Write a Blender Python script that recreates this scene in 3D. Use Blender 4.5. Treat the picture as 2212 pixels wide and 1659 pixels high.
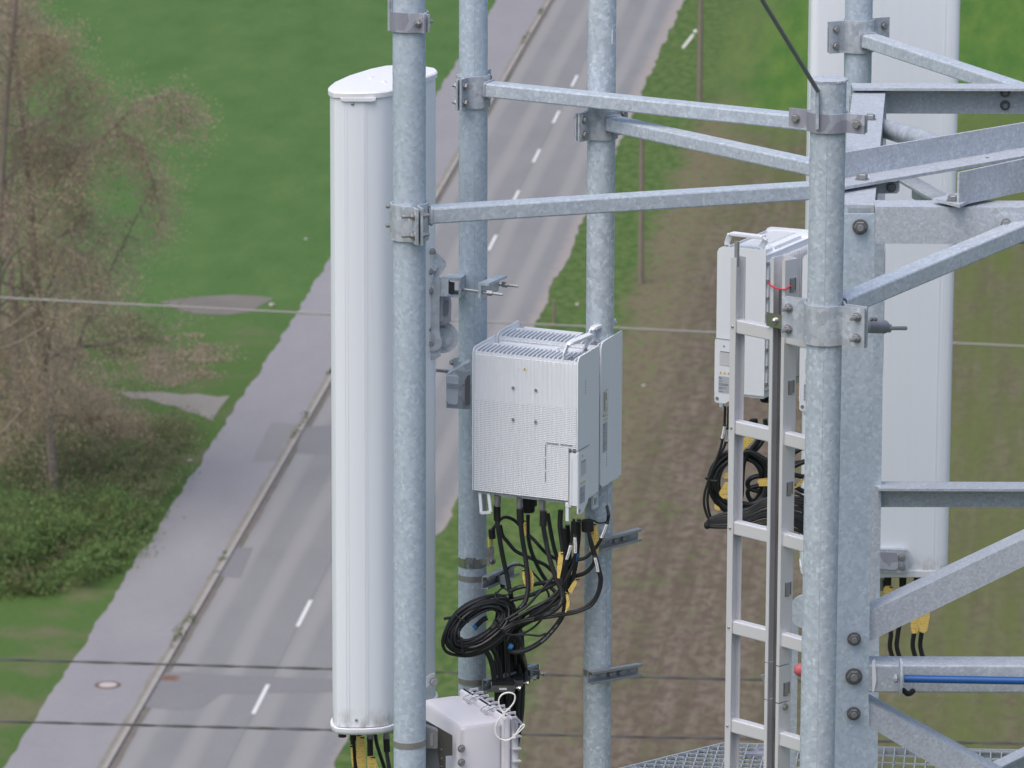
import bpy, bmesh, math, random
import numpy as np
from mathutils import Vector as Vec, Matrix
for o in list(bpy.data.objects): bpy.data.objects.remove(o)
SC = bpy.context.scene; COL = SC.collection
rad = math.radians
# ------------------------------------------------------------------ camera
FPX, TH, ROLL, HC = 11900.0, rad(13.4), rad(0.2), 47.0
cd = bpy.data.cameras.new('camera'); cam = bpy.data.objects.new('camera', cd); COL.objects.link(cam)
cd.sensor_width = 36; cd.lens = FPX/2212*36; cd.clip_start = 0.5; cd.clip_end = 6000
Fw = Vec((0, math.cos(TH), -math.sin(TH))); Rt = Vec((1, 0, 0)); Up = Vec((0, math.sin(TH), math.cos(TH)))
R2 = math.cos(ROLL)*Rt + math.sin(ROLL)*Up; U2 = -math.sin(ROLL)*Rt + math.cos(ROLL)*Up
m = Matrix((R2, U2, -Fw)).transposed().to_4x4(); m.translation = Vec((0, 0, HC)); cam.matrix_world = m
cd.dof.use_dof = True; cd.dof.focus_distance = 16.6; cd.dof.aperture_fstop = 16.0
SC.camera = cam
# ------------------------------------------------------------------ sky, sun, exposure
SUN_EL, SUN_AZ = rad(60), rad(215)     # azimuth measured clockwise from +Y: light from behind the camera, a little left
w = bpy.data.worlds.new('World'); SC.world = w; w.use_nodes = True
nt = w.node_tree; sky = nt.nodes.new('ShaderNodeTexSky'); sky.sky_type = 'NISHITA'; sky.sun_disc = False
sky.sun_elevation = SUN_EL; sky.sun_rotation = SUN_AZ; sky.air_density = 1.0; sky.dust_density = 4.0; sky.ozone_density = 1.0
bg = nt.nodes['Background']; bg.inputs[1].default_value = 0.15; nt.links.new(sky.outputs[0], bg.inputs[0])
sl = bpy.data.lights.new('sun', 'SUN'); sl.energy = 1.0; sl.angle = rad(60); sl.color = (1, .95, .88)
so = bpy.data.objects.new('sun', sl); COL.objects.link(so)
sd = Vec((math.sin(SUN_AZ)*math.cos(SUN_EL), math.cos(SUN_AZ)*math.cos(SUN_EL), math.sin(SUN_EL)))
so.rotation_euler = sd.to_track_quat('Z', 'Y').to_euler(); so.location = (0, 0, 90)
SC.view_settings.view_transform = 'Standard'; SC.view_settings.look = 'None'; SC.view_settings.exposure = 0.42; SC.view_settings.gamma = 1
# ------------------------------------------------------------------ geometry of the place, measured in the photograph (2212 px wide copy)
def ray(px, py): return Fw + R2*((px-1106)/FPX) - U2*((py-829.5)/FPX)
def VY(px, py, Y):
    r = ray(px, py); return Vec((0, 0, HC)) + r*(Y/r.y)
def VZ(px, py, z):
    r = ray(px, py); return Vec((0, 0, HC)) + r*((z-HC)/r.z)
def z1(x, y): return 648+.3174*x, .3174*y
def z2(x, y): return 1566.1+.2929*x, .2929*y
def z3(x, y): return 1458.1+.3417*x, 459+.3417*y
def z4(x, y): return 1458.1+.3815*x, 1026.1+.3815*y
def z5(x, y): return 891.1+.3908*x, 513+.3908*y
def z6(x, y): return 891.1+.3651*x, 1053.1+.3651*y
def z7(x, y): return 648+.2441*x, 1350.1+.2441*y
def z8(x, y): return 945.1+.2442*x, 1053.1+.2442*y
def z9(x, y): return 891.1+.2442*x, 513+.2442*y
def z10(x, y): return 1485.1+.1628*x, 918.1+.1628*y
def z11(x, y): return 1512.1+.1628*x, 486+.1628*y
RA = math.atan(.1005); RO = Vec((-23.18, 0, 0))      # road frame: v runs along the road, u across it from its centre line
rc, rs = math.cos(RA), math.sin(RA)
def g2w(u, v, z=0): return Vec((RO.x+u*rc+v*rs, -u*rs+v*rc, z))
def GUV(px, py):
    p = VZ(px, py, 0); x = p.x-RO.x; return (x*rc-p.y*rs, x*rs+p.y*rc)
# ------------------------------------------------------------------ mesh builder
Z = Vec((0, 0, 1))
def rrect(w, h, r=0, n=3):
    if r <= 0: return [(-w/2, -h/2), (w/2, -h/2), (w/2, h/2), (-w/2, h/2)]
    out = []
    for cx, cy, a0 in ((w/2-r, -h/2+r, -90), (w/2-r, h/2-r, 0), (-w/2+r, h/2-r, 90), (-w/2+r, -h/2+r, 180)):
        for i in range(n+1):
            a = rad(a0+90*i/n); out.append((cx+r*math.cos(a), cy+r*math.sin(a)))
    return out
def angle_sec(a, b, t):      # L profile: corner at origin, leg a along x, leg b along -y
    return [(0, 0), (0, -b), (t, -b), (t, -t), (a, -t), (a, 0)]
def channel_sec(w, h, t):    # U open to +y
    return [(-w/2, 0), (w/2, 0), (w/2, h), (w/2-t, h), (w/2-t, t), (-w/2+t, t), (-w/2+t, h), (-w/2, h)]
class MB:
    def __init__(s): s.v = []; s.f = []; s.mi = []; s.m = 0
    def add(s, vs, fs):
        o = len(s.v); s.v += [Vec(v) for v in vs]; s.f += [tuple(i+o for i in f) for f in fs]; s.mi += [s.m]*len(fs); return s
    def box(s, c, d, ax=None):
        c = Vec(c); ax = ax or (Vec((1, 0, 0)), Vec((0, 1, 0)), Z); h = [x/2 for x in d]
        vs = [c+ax[0]*(h[0]*i)+ax[1]*(h[1]*j)+ax[2]*(h[2]*k) for i, j, k in ((-1,-1,-1),(1,-1,-1),(1,1,-1),(-1,1,-1),(-1,-1,1),(1,-1,1),(1,1,1),(-1,1,1))]
        return s.add(vs, [(0,3,2,1),(4,5,6,7),(0,1,5,4),(1,2,6,5),(2,3,7,6),(3,0,4,7)])
    def sweep(s, sec, p0, p1, up=Z, cap=True, scale1=1, bev=0):
        p0, p1, up = Vec(p0), Vec(p1), Vec(up); d = (p1-p0).normalized(); x = d.cross(up).normalized(); y = x.cross(d).normalized()
        st = [(p0, 1), (p1, scale1)]
        if bev: st = [(p0, .9), (p0+d*bev, 1), (p1-d*bev, scale1), (p1, .9*scale1)]
        n = len(sec); vs = []
        for p, k in st: vs += [p+x*(a*k)+y*(b*k) for a, b in sec]
        fs = []
        for j in range(len(st)-1):
            for i in range(n): fs.append((j*n+i, j*n+(i+1) % n, (j+1)*n+(i+1) % n, (j+1)*n+i))
        if cap: fs += [tuple(range(n))[::-1], tuple(range((len(st)-1)*n, len(st)*n))]
        return s.add(vs, fs)
    def bar(s, p0, p1, w, h, up=Z, r=0): return s.sweep(rrect(w, h, r), p0, p1, up)
    def cyl(s, p0, p1, r, n=16, r2=None, bev=0):
        d = (Vec(p1)-Vec(p0)); up = Z if abs(d.normalized().z) < .9 else Vec((0, 1, 0))
        return s.sweep([(r*math.cos(2*math.pi*i/n), r*math.sin(2*math.pi*i/n)) for i in range(n)], p0, p1, up, scale1=(r2/r if r2 is not None else 1), bev=bev)
    def tube(s, pts, r, n=8, cap=True, closed=False):
        pts = [Vec(p) for p in pts]; N = len(pts); vs = []; fs = []
        rr = r if isinstance(r, (list, tuple)) else [r]*N
        t0 = (pts[1]-pts[0]).normalized(); nrm = t0.cross(Vec((.3, .9, .31))).normalized()
        for i, p in enumerate(pts):
            t = ((pts[(i+1) % N] if (closed or i < N-1) else p)-(pts[i-1] if (closed or i > 0) else p)).normalized()
            nrm = (nrm-t*nrm.dot(t)).normalized(); b = t.cross(nrm)
            vs += [p+nrm*(rr[i]*math.cos(2*math.pi*k/n))+b*(rr[i]*math.sin(2*math.pi*k/n)) for k in range(n)]
        M = N if closed else N-1
        for i in range(M):
            j = (i+1) % N
            for k in range(n): fs.append((i*n+k, i*n+(k+1) % n, j*n+(k+1) % n, j*n+k))
        if cap and not closed: fs += [tuple(range(n))[::-1], tuple(range((N-1)*n, N*n))]
        return s.add(vs, fs)
    def prism(s, poly, ext):
        poly = [Vec(p) for p in poly]; n = len(poly); ext = Vec(ext)
        fs = [tuple(range(n)), tuple(range(n, 2*n))[::-1]]+[(i, i+n, (i+1) % n+n, (i+1) % n) for i in range(n)]
        return s.add(poly+[p+ext for p in poly], fs)
    def ball(s, c, r, n=10, sc=(1, 1, 1)):
        c = Vec(c); vs = []; fs = []; h = n//2
        for j in range(h+1):
            a = math.pi*j/h
            for i in range(n): vs.append(c+Vec((r*sc[0]*math.sin(a)*math.cos(2*math.pi*i/n), r*sc[1]*math.sin(a)*math.sin(2*math.pi*i/n), r*sc[2]*math.cos(a))))
        for j in range(h):
            for i in range(n): fs.append((j*n+i, (j+1)*n+i, (j+1)*n+(i+1) % n, j*n+(i+1) % n))
        return s.add(vs, fs)
    def bolt(s, c, ax, r=.011, h=.008, washer=True, stud=0):      # hex head on a washer, head pointing along ax; stud sticks out further
        c, ax = Vec(c), Vec(ax).normalized()
        if washer: s.cyl(c, c+ax*.003, r*1.25, 16)
        a = c+ax*.003
        s.cyl(a, a+ax*h, r, 6, bev=h*.12)
        if stud: s.cyl(a, a+ax*(h+stud), r*.52, 10, bev=.002)
        return s
    def build(s, name, mat, parent=None, local=False, smooth=True, loc=None):
        me = bpy.data.meshes.new(name)
        if parent is not None: org = Vec((0, 0, 0)) if local else parent.location
        elif loc is not None: org = Vec(loc)
        else:
            xs = [v.x for v in s.v]; ys = [v.y for v in s.v]; zs = [v.z for v in s.v]
            org = Vec(((min(xs)+max(xs))/2, (min(ys)+max(ys))/2, min(zs)))
        P = parent
        if parent is not None and not local and parent.parent is not None: org = parent.parent.location+parent.location
        me.from_pydata([v-org for v in s.v], [], s.f)
        bm = bmesh.new(); bm.from_mesh(me); bmesh.ops.recalc_face_normals(bm, faces=bm.faces)
        if smooth:
            for f in bm.faces: f.smooth = True
            for e in bm.edges:
                if len(e.link_faces) != 2 or e.calc_face_angle(3) > rad(32): e.smooth = False
        bm.to_mesh(me); bm.free()
        mats = mat if isinstance(mat, (list, tuple)) else [mat]
        for k in mats: me.materials.append(k)
        if len(mats) > 1: me.polygons.foreach_set('material_index', s.mi)
        o = bpy.data.objects.new(name, me); COL.objects.link(o)
        if P is not None: o.parent = P
        else: o.location = org
        return o
def tag(o, label=None, cat=None, group=None, kind=None):
    if label: o['label'] = label
    if cat: o['category'] = cat
    if group: o['group'] = group
    if kind: o['kind'] = kind
    return o
def thing(name, label, cat, loc, group=None, rz=0):
    o = bpy.data.objects.new(name, None); COL.objects.link(o); o.location = loc; o.rotation_euler = (0, 0, rz); o.empty_display_size = .1
    return tag(o, label, cat, group)
def copy_tree(o, parent=None):
    c = o.copy(); COL.objects.link(c); c.parent = parent
    for ch in list(o.children): copy_tree(ch, c)
    return c
def spline(pts, k=6):
    pts = [Vec(p) for p in pts]; P = [pts[0]*2-pts[1]]+pts+[pts[-1]*2-pts[-2]]; out = []
    for i in range(1, len(P)-2):
        a, b, c, d = P[i-1:i+3]
        for j in range(k):
            t = j/k; out.append(.5*((2*b)+(c-a)*t+(2*a-5*b+4*c-d)*t*t+(3*b-a-3*c+d)*t**3))
    return out+[pts[-1]]
# ------------------------------------------------------------------ materials
def newmat(name):
    m = bpy.data.materials.new(name); m.use_nodes = True; nt = m.node_tree; return m, nt, nt.nodes['Principled BSDF']
def N(nt, t, **kw):
    n = nt.nodes.new('ShaderNode'+t)
    for k, v in kw.items():
        if k.startswith('i_'): n.inputs[k[2:].replace('_', ' ')].default_value = v
        else: setattr(n, k, v)
    return n
def L(nt, a, b): nt.links.new(a, b)
def ramp(nt, fac, stops):
    r = N(nt, 'ValToRGB'); e = r.color_ramp.elements
    while len(e) < len(stops): e.new(.5)
    for i, (p, c) in enumerate(stops): e[i].position = p; e[i].color = (c, c, c, 1) if isinstance(c, (int, float)) else (*c, 1)
    L(nt, fac, r.inputs[0]); return r.outputs[0]
def mixc(nt, fac, a, b, mode='MIX'):
    m = N(nt, 'Mix', data_type='RGBA', blend_type=mode)
    for sk, v in ((m.inputs[0], fac), (m.inputs[6], a), (m.inputs[7], b)):
        if isinstance(v, (int, float)): sk.default_value = v
        elif isinstance(v, tuple): sk.default_value = (*v, 1)
        else: L(nt, v, sk)
    return m.outputs[2]
def objco(nt, sc=(1, 1, 1), rot=(0, 0, 0)):
    t = N(nt, 'TexCoord'); mp = N(nt, 'Mapping'); mp.inputs['Scale'].default_value = sc; mp.inputs['Rotation'].default_value = rot; L(nt, t.outputs['Object'], mp.inputs[0]); return mp.outputs[0]
def noise(nt, co, s, d=3, r=.55):
    n = N(nt, 'TexNoise'); n.inputs['Scale'].default_value = s; n.inputs['Detail'].default_value = d; n.inputs['Roughness'].default_value = r; L(nt, co, n.inputs['Vector']); return n.outputs[0]
def bump(nt, b, h, st, dist=.002):
    n = N(nt, 'Bump'); n.inputs['Strength'].default_value = st; n.inputs['Distance'].default_value = dist; L(nt, h, n.inputs['Height']); L(nt, n.outputs[0], b.inputs['Normal'])
def math_(nt, op, a, b=None, c=0.0):
    n = N(nt, 'Math', operation=op)
    for sk, v in zip(n.inputs, (a, b, c)):
        if v is None: continue
        if isinstance(v, (int, float)): sk.default_value = v
        else: L(nt, v, sk)
    return n.outputs[0]
def galv(name, base, hi, scale=60, amt=(.55, .8), low=.85, metal=.10, rough=.5):
    m, nt, b = newmat(name); co = objco(nt)
    nn = N(nt, 'TexNoise'); nn.inputs['Scale'].default_value = scale*1.1; nn.inputs['Detail'].default_value = 2; L(nt, co, nn.inputs['Vector'])
    mx = N(nt, 'VectorMath', operation='MULTIPLY_ADD'); L(nt, nn.outputs[1], mx.inputs[0]); mx.inputs[1].default_value = (1.1/scale,)*3; L(nt, co, mx.inputs[2])
    v = N(nt, 'TexVoronoi'); v.inputs['Scale'].default_value = scale; L(nt, mx.outputs[0], v.inputs['Vector'])
    sep = N(nt, 'SeparateColor'); L(nt, v.outputs['Color'], sep.inputs[0])
    big = noise(nt, co, 5, 3); dens = math_(nt, 'MULTIPLY_ADD', big, .5, -.25)
    fl = ramp(nt, math_(nt, 'ADD', sep.outputs[0], dens), [(amt[0], 0), (amt[1], 1)])
    shade = ramp(nt, sep.outputs[1], [(0, .86), (1, 1.05)])
    c = mixc(nt, fl, base, hi); c = mixc(nt, 1, c, shade, 'MULTIPLY')
    st = noise(nt, objco(nt, (9, 9, 1.6)), 2.2, 5, .65)
    c = mixc(nt, 1, c, ramp(nt, st, [(.25, low), (.62, 1)]), 'MULTIPLY')
    c = mixc(nt, ramp(nt, noise(nt, objco(nt, (60, 60, 7)), 1.0, 3), [(.70, 0), (.76, .5)]), c, (.70, .71, .72))
    L(nt, c, b.inputs['Base Color']); b.inputs['Metallic'].default_value = metal
    L(nt, ramp(nt, sep.outputs[2], [(0, rough-.08), (1, rough+.1)]), b.inputs['Roughness'])
    bump(nt, b, noise(nt, co, 90, 4), .25, .0015)
    return m
def plain(name, col, rough=.5, metal=0, var=.08, nsc=8, bmp=.0, bsc=200, dirt=None):
    m, nt, b = newmat(name); co = objco(nt); n = noise(nt, co, nsc, 5, .6)
    c = mixc(nt, n, tuple(x*(1-var) for x in col), tuple(min(1, x*(1+var)) for x in col))
    if dirt:
        d = ramp(nt, noise(nt, objco(nt, (10, 10, 1)), 3, 6, .7), [(.5, 0), (.8, 1)]); c = mixc(nt, math_(nt, 'MULTIPLY', d, dirt[0]), c, dirt[1])
    L(nt, c, b.inputs['Base Color']); b.inputs['Roughness'].default_value = rough; b.inputs['Metallic'].default_value = metal
    if bmp: bump(nt, b, noise(nt, co, bsc, 2), bmp, .001)
    return m
M = {}
M['galv'] = galv('galvanised_pipe', (.43, .495, .565), (.515, .585, .65), 95, (.58, .85), .93)
M['galvp'] = galv('galvanised_pipe_spangled', (.47, .54, .61), (.585, .655, .72), 85, (.58, .82), .93)
M['galvd'] = galv('galvanised_pipe_fine', (.43, .51, .595), (.49, .57, .65), 95, (.5, .95), .94)
M['arm'] = galv('galvanised_tube', (.44, .50, .565), (.51, .57, .63), 110, (.55, .9), .93)
M['beam'] = galv('galvanised_section', (.44, .48, .54), (.50, .545, .60), 140, (.5, .9), .9, .08, .55)
M['clamp'] = galv('clamp_galvanised', (.41, .455, .51), (.50, .545, .595), 60, (.5, .9), .75)
M['clampdark'] = galv('clamp_heat_and_shade_dulled', (.29, .30, .36), (.44, .47, .53), 14, (.45, .7), .75)
M['grate'] = plain('grating_steel', (.45, .48, .51), .5, .2, .12, 20)
M['white'] = plain('radome_white', (.745, .785, .84), .42, 0, .02, 3, 0, 200, (.10, (.5, .48, .44)))
M['whited'] = None
M['cap'] = plain('antenna_cap_white', (.72, .735, .775), .5, 0, .04, 30, .2, 300, (.15, (.45, .43, .4)))
M['rru'] = plain('radio_paint', (.74, .775, .825), .45, 0, .02, 12, .1, 400)
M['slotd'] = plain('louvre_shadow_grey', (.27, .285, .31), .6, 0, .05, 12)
M['rrud'] = plain('radio_recess', (.22, .23, .25), .6, 0, .05, 12)
M['alu'] = plain('ladder_aluminium', (.66, .665, .70), .38, .3, .03, 14, .05, 300)
M['alud'] = plain('aluminium_oxidised', (.30, .30, .31), .5, .4, .05, 10)
M['inox'] = plain('stainless_steel', (.50, .49, .47), .25, .9, .06, 20)
M['bolt'] = plain('bolt_steel', (.33, .335, .345), .4, .6, .1, 60)
M['boltdk'] = plain('bolt_steel_dark', (.17, .175, .18), .45, .5, .15, 80)
M['black'] = plain('cable_jacket_black', (.018, .019, .021), .38, 0, .15, 30)
M['rubber'] = plain('rubber_black', (.012, .012, .013), .6, 0, .15, 30)
M['blue'] = plain('blue_paint', (.015, .10, .33), .35, 0, .06, 20)
M['bluetape'] = plain('blue_tape', (.03, .17, .42), .5, 0, .06, 20)
M['red'] = plain('red_plastic', (.55, .02, .04), .4, 0, .05, 20)
M['pinkred'] = plain('faded_red_plastic', (.52, .12, .14), .5, 0, .05, 20)
M['box'] = plain('grey_polyester_box', (.54, .535, .575), .5, 0, .03, 12, .15, 350)
M['seal'] = plain('seal_wire_white', (.78, .77, .76), .4, 0, .03, 20)
M['labelg'] = plain('rating_plate_grey', (.43, .45, .50), .4, 0, .03, 20)
M['labelw'] = plain('sticker_white', (.78, .77, .70), .45, 0, .03, 20)
M['yel'] = plain('warning_yellow', (.75, .55, .05), .45, 0, .03, 20)
M['ink'] = plain('ink_black', (.03, .03, .03), .5, 0, .03, 20)
M['ftext'] = plain('print_grey', (.33, .34, .36), .5, 0, .03, 20)
M['gy'] = plain('earth_wire', (.45, .5, .12), .45, 0, .03, 20)
def tagmat():
    m, nt, b = newmat('yellow_cable_tag'); co = objco(nt)
    br = N(nt, 'TexBrick'); L(nt, objco(nt, (60, 60, 120), (rad(90), 0, 0)), br.inputs['Vector']); br.inputs['Scale'].default_value = 1.3
    sp = ramp(nt, noise(nt, objco(nt, (170, 170, 60)), 3, 2), [(.56, 0), (.60, 1)])
    ln = ramp(nt, noise(nt, objco(nt, (1, 1, 130)), 2, 0), [(.5, 0), (.53, 1)])
    c = mixc(nt, math_(nt, 'MULTIPLY', math_(nt, 'MULTIPLY', sp, ln), .8), (.78, .56, .16), (.06, .045, .02))
    L(nt, c, b.inputs['Base Color']); b.inputs['Roughness'].default_value = .5; return m
M['tag'] = tagmat()
def dirty():
    m, nt, b = newmat('radome_with_grime'); t = N(nt, 'TexCoord'); sx = N(nt, 'SeparateXYZ'); L(nt, t.outputs['Object'], sx.inputs[0])
    st = noise(nt, objco(nt, (26, 26, 1.1)), 1.6, 5, .65); lo = ramp(nt, sx.outputs[2], [(.012, 1), (.075, 0)]); g = math_(nt, 'MULTIPLY', lo, ramp(nt, noise(nt, objco(nt, (1, 1, .5)), 30, 4), [(.42, 0), (.65, .75)]))
    c = mixc(nt, ramp(nt, st, [(.5, 0), (.8, .16)]), (.745, .785, .84), (.56, .57, .58)); c = mixc(nt, g, c, (.25, .225, .20))
    L(nt, c, b.inputs['Base Color']); b.inputs['Roughness'].default_value = .42; return m
M['whited'] = dirty()
def sheet(name, mat, uvpoly, z, kind='structure', sub=None):      # ground sheet given in road coordinates
    me = bpy.data.meshes.new(name); bm = bmesh.new()
    vs = [bm.verts.new((u, v, z)) for u, v in uvpoly]; bm.faces.new(vs)
    bmesh.ops.recalc_face_normals(bm, faces=bm.faces)
    for f in bm.faces:
        if f.normal.z < 0: f.normal_flip()
    bmesh.ops.triangulate(bm, faces=bm.faces, ngon_method='EAR_CLIP')
    bm.to_mesh(me); bm.free(); me.materials.append(mat)
    o = bpy.data.objects.new(name, me); COL.objects.link(o); o.location = RO; o.rotation_euler = (0, 0, -RA)
    if kind: o['kind'] = kind
    return o
# ------------------------------------------------------------------ ground, field, road
def ground_mat():
    m, nt, b = newmat('fields'); t = N(nt, 'TexCoord'); sx = N(nt, 'SeparateXYZ'); L(nt, t.outputs['Object'], sx.inputs[0])
    U, V = sx.outputs[0], sx.outputs[1]
    n1 = noise(nt, objco(nt, (1, .55, 1)), 2.6, 6, .62); n2 = noise(nt, objco(nt), .35, 4); n3 = noise(nt, objco(nt, (1, .12, 1)), 1.1, 4, .6); n4 = noise(nt, objco(nt, (1, .5, 1)), 6, 3)
    soil = mixc(nt, ramp(nt, n1, [(.42, 0), (.58, 1)]), (.112, .090, .070), (.178, .146, .118))
    soil = mixc(nt, ramp(nt, n4, [(.6, 0), (.75, .6)]), soil, (.22, .18, .145))
    rows = noise(nt, objco(nt, (1, .035, 1)), 2.2, 3, .6); soil = mixc(nt, ramp(nt, rows, [(.4, 0), (.62, .7)]), soil, (.095, .08, .055))
    weed = ramp(nt, math_(nt, 'ADD', math_(nt, 'MULTIPLY', n1, .7), math_(nt, 'MULTIPLY', n2, .55)), [(.66, 0), (.78, .6)])
    soil = mixc(nt, weed, soil, (.09, .125, .04))
    # olive sprouting crop towards larger u and between the soil and the green field
    ol = math_(nt, 'ADD', ramp(nt, math_(nt, 'MULTIPLY', U, .04), [(.54, 0), (.78, .85)]), ramp(nt, math_(nt, 'MULTIPLY', V, .003), [(.655, 0), (.72, .7)]))
    soil = mixc(nt, math_(nt, 'MULTIPLY', ol, ramp(nt, math_(nt, 'ADD', n3, math_(nt, 'MULTIPLY', n1, .25)), [(.45, .35), (.75, 1)])), soil, (.10, .125, .040))
    green = mixc(nt, ramp(nt, n3, [(.35, 0), (.65, 1)]), (.055, .135, .025), (.105, .18, .035))
    green = mixc(nt, ramp(nt, n1, [(.4, 0), (.7, .5)]), green, (.06, .125, .03))
    edge = math_(nt, 'ADD', math_(nt, 'ADD', V, math_(nt, 'MULTIPLY', math_(nt, 'SUBTRACT', n2, .5), 9)), math_(nt, 'MULTIPLY', U, -.35))
    gm = ramp(nt, math_(nt, 'MULTIPLY', math_(nt, 'SUBTRACT', math_(nt, 'ADD', edge, math_(nt, 'MULTIPLY', math_(nt, 'SUBTRACT', n1, .5), 14)), 225), .02), [(.33, 0), (.58, 1)])
    c = mixc(nt, gm, soil, green)
    # verge strip along the road: rough grass, then dry trampled ground
    vg = mixc(nt, ramp(nt, n1, [(.42, 0), (.6, 1)]), (.06, .11, .03), (.105, .15, .05))
    dry = mixc(nt, ramp(nt, n1, [(.4, 0), (.65, 1)]), (.13, .115, .07), (.20, .16, .115))
    uu = math_(nt, 'ADD', U, math_(nt, 'MULTIPLY', math_(nt, 'SUBTRACT', n2, .5), 2.4))
    wid = math_(nt, 'MULTIPLY', math_(nt, 'SUBTRACT', 215, V), .022)     # verge widens towards the viewer
    uu = math_(nt, 'SUBTRACT', uu, math_(nt, 'MAXIMUM', wid, 0.0))
    f1 = ramp(nt, math_(nt, 'MULTIPLY', uu, .1), [(.60, 1), (.70, 0)]); f2 = ramp(nt, math_(nt, 'MULTIPLY', uu, .1), [(.78, 1), (.95, 0)])
    f2 = math_(nt, 'MULTIPLY', f2, ramp(nt, math_(nt, 'MULTIPLY', V, .003), [(.5, .25), (.62, .9), (.75, .9), (.78, 0.3)]))
    c = mixc(nt, f2, c, mixc(nt, ramp(nt, n1, [(.52, 0), (.62, 1)]), dry, vg)); c = mixc(nt, f1, c, vg)
    # meadow on the other side of the road
    me_ = mixc(nt, ramp(nt, noise(nt, objco(nt, (1, .45, 1), (0, 0, .5)), .45, 6, .62), [(.3, 0), (.74, 1)]), (.060, .128, .036), (.092, .162, .052))
    me_ = mixc(nt, ramp(nt, n1, [(.55, 0), (.85, .4)]), me_, (.10, .17, .06))
    lowm = mixc(nt, ramp(nt, n2, [(.5, 0), (.66, .85)]), (.075, .13, .038), (.14, .135, .08))
    mm = mixc(nt, ramp(nt, math_(nt, 'MULTIPLY', V, .003), [(.60, 0), (.635, 1)]), lowm, me_)
    c = mixc(nt, ramp(nt, math_(nt, 'MULTIPLY_ADD', U, .1, .5), [(.3, 1), (.31, 0)]), c, mm)
    L(nt, c, b.inputs['Base Color']); b.inputs['Roughness'].default_value = .95; b.inputs['Specular IOR Level'].default_value = .1
    bump(nt, b, n1, .5, .2); return m
GM = ground_mat()
sheet('ground', GM, [(-1200, -60), (1200, -60), (1200, 3000), (-1200, 3000)], 0)
def asphalt(name, lo, hi, tracks=False, patchy=True):
    m, nt, b = newmat(name); t = N(nt, 'TexCoord'); sx = N(nt, 'SeparateXYZ'); L(nt, t.outputs['Object'], sx.inputs[0])
    n = noise(nt, objco(nt, (1, .35, 1)), .5, 5, .6); c = mixc(nt, ramp(nt, n, [(.3, 0), (.7, 1)]), lo, hi)
    c = mixc(nt, ramp(nt, noise(nt, objco(nt), 7, 4), [(.45, 0), (.8, .35)]), c, tuple(x*.8 for x in lo))
    if tracks:
        # lighter worn bands along the wheel tracks
        wob = math_(nt, 'ADD', sx.outputs[0], math_(nt, 'MULTIPLY', math_(nt, 'SUBTRACT', noise(nt, objco(nt, (1, .08, 1)), .5, 2), .5), .5))
        s_ = math_(nt, 'SINE', math_(nt, 'MULTIPLY', wob, 2*math.pi/1.62))
        tr = ramp(nt, math_(nt, 'MULTIPLY_ADD', s_, .5, .5), [(.45, 0), (.95, 1)])
        c = mixc(nt, math_(nt, 'MULTIPLY', tr, .6), c, tuple(x*1.25 for x in (hi[0], hi[1]*.985, hi[2]*.95)))
        sn = ramp(nt, math_(nt, 'ABSOLUTE', sx.outputs[0]), [(0, 1), (.05, 0)]); c = mixc(nt, math_(nt, 'MULTIPLY', sn, .35), c, (.1, .1, .105))
        ed = ramp(nt, math_(nt, 'MULTIPLY', math_(nt, 'ADD', sx.outputs[0], math_(nt, 'MULTIPLY', noise(nt, objco(nt), 1.5, 4), .5)), .25), [(.76, 0), (.86, .8)])
        c = mixc(nt, ed, c, (.30, .27, .25))
    L(nt, c, b.inputs['Base Color']); b.inputs['Roughness'].default_value = .85; b.inputs['Specular IOR Level'].default_value = .25
    bump(nt, b, noise(nt, objco(nt), 40, 2), .3, .01); return m
M['road'] = asphalt('road_asphalt', (.195, .195, .203), (.225, .224, .228), True)
M['walk'] = asphalt('pavement_asphalt', (.235, .230, .245), (.265, .260, .272))
M['patch'] = asphalt('asphalt_patch', (.182, .181, .190), (.205, .203, .211))
M['patchl'] = asphalt('pavement_patch', (.212, .209, .212), (.225, .222, .222))
M['gravel'] = asphalt('gravel_track', (.19, .175, .155), (.25, .235, .215))
M['kerb'] = plain('kerb_concrete', (.30, .28, .265), .85, 0, .25, 1.2)
M['gutter'] = plain('gutter_grime', (.15, .135, .12), .9, 0, .35, 1.5)
M['marking'] = plain('road_marking', (.62, .62, .61), .7, 0, .12, 3)
def edge_line(f, v0, v1, step, amp, seed, z=0):
    r = random.Random(seed); out = []; a = 0
    v = v0
    while v <= v1: a = a*.5+r.uniform(-amp, amp); out.append((f(v)+a, v)); v += step
    return out
fk = lambda v: -3.12; fr = lambda v: 3.05+(v-150)*.0035; fw = lambda v: -6.22+(v-150)*.0008
def strip(name, mat, fl, fr_, v0, v1, z, amp=(0, 0), step=.6, seed=1):
    Lp = edge_line(fl, v0, v1, step, amp[0], seed); Rp = edge_line(fr_, v0, v1, step, amp[1], seed+1)
    return ladder_sheet(name, mat, Lp, Rp, z)
def ladder_sheet(name, mat, A, B, z):
    me = bpy.data.meshes.new(name); n = len(A)
    me.from_pydata([(u, v, z) for u, v in A]+[(u, v, z) for u, v in B], [], [(i, i+n, i+n+1, i+1) for i in range(n-1)])
    me.materials.append(mat); o = bpy.data.objects.new(name, me); COL.objects.link(o); o.location = RO; o.rotation_euler = (0, 0, -RA); o['kind'] = 'structure'; return o
V0, V1 = 20, 700
strip('road', M['road'], fk, fr, V0, V1, .012, (0, .09), .55, 3)
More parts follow.
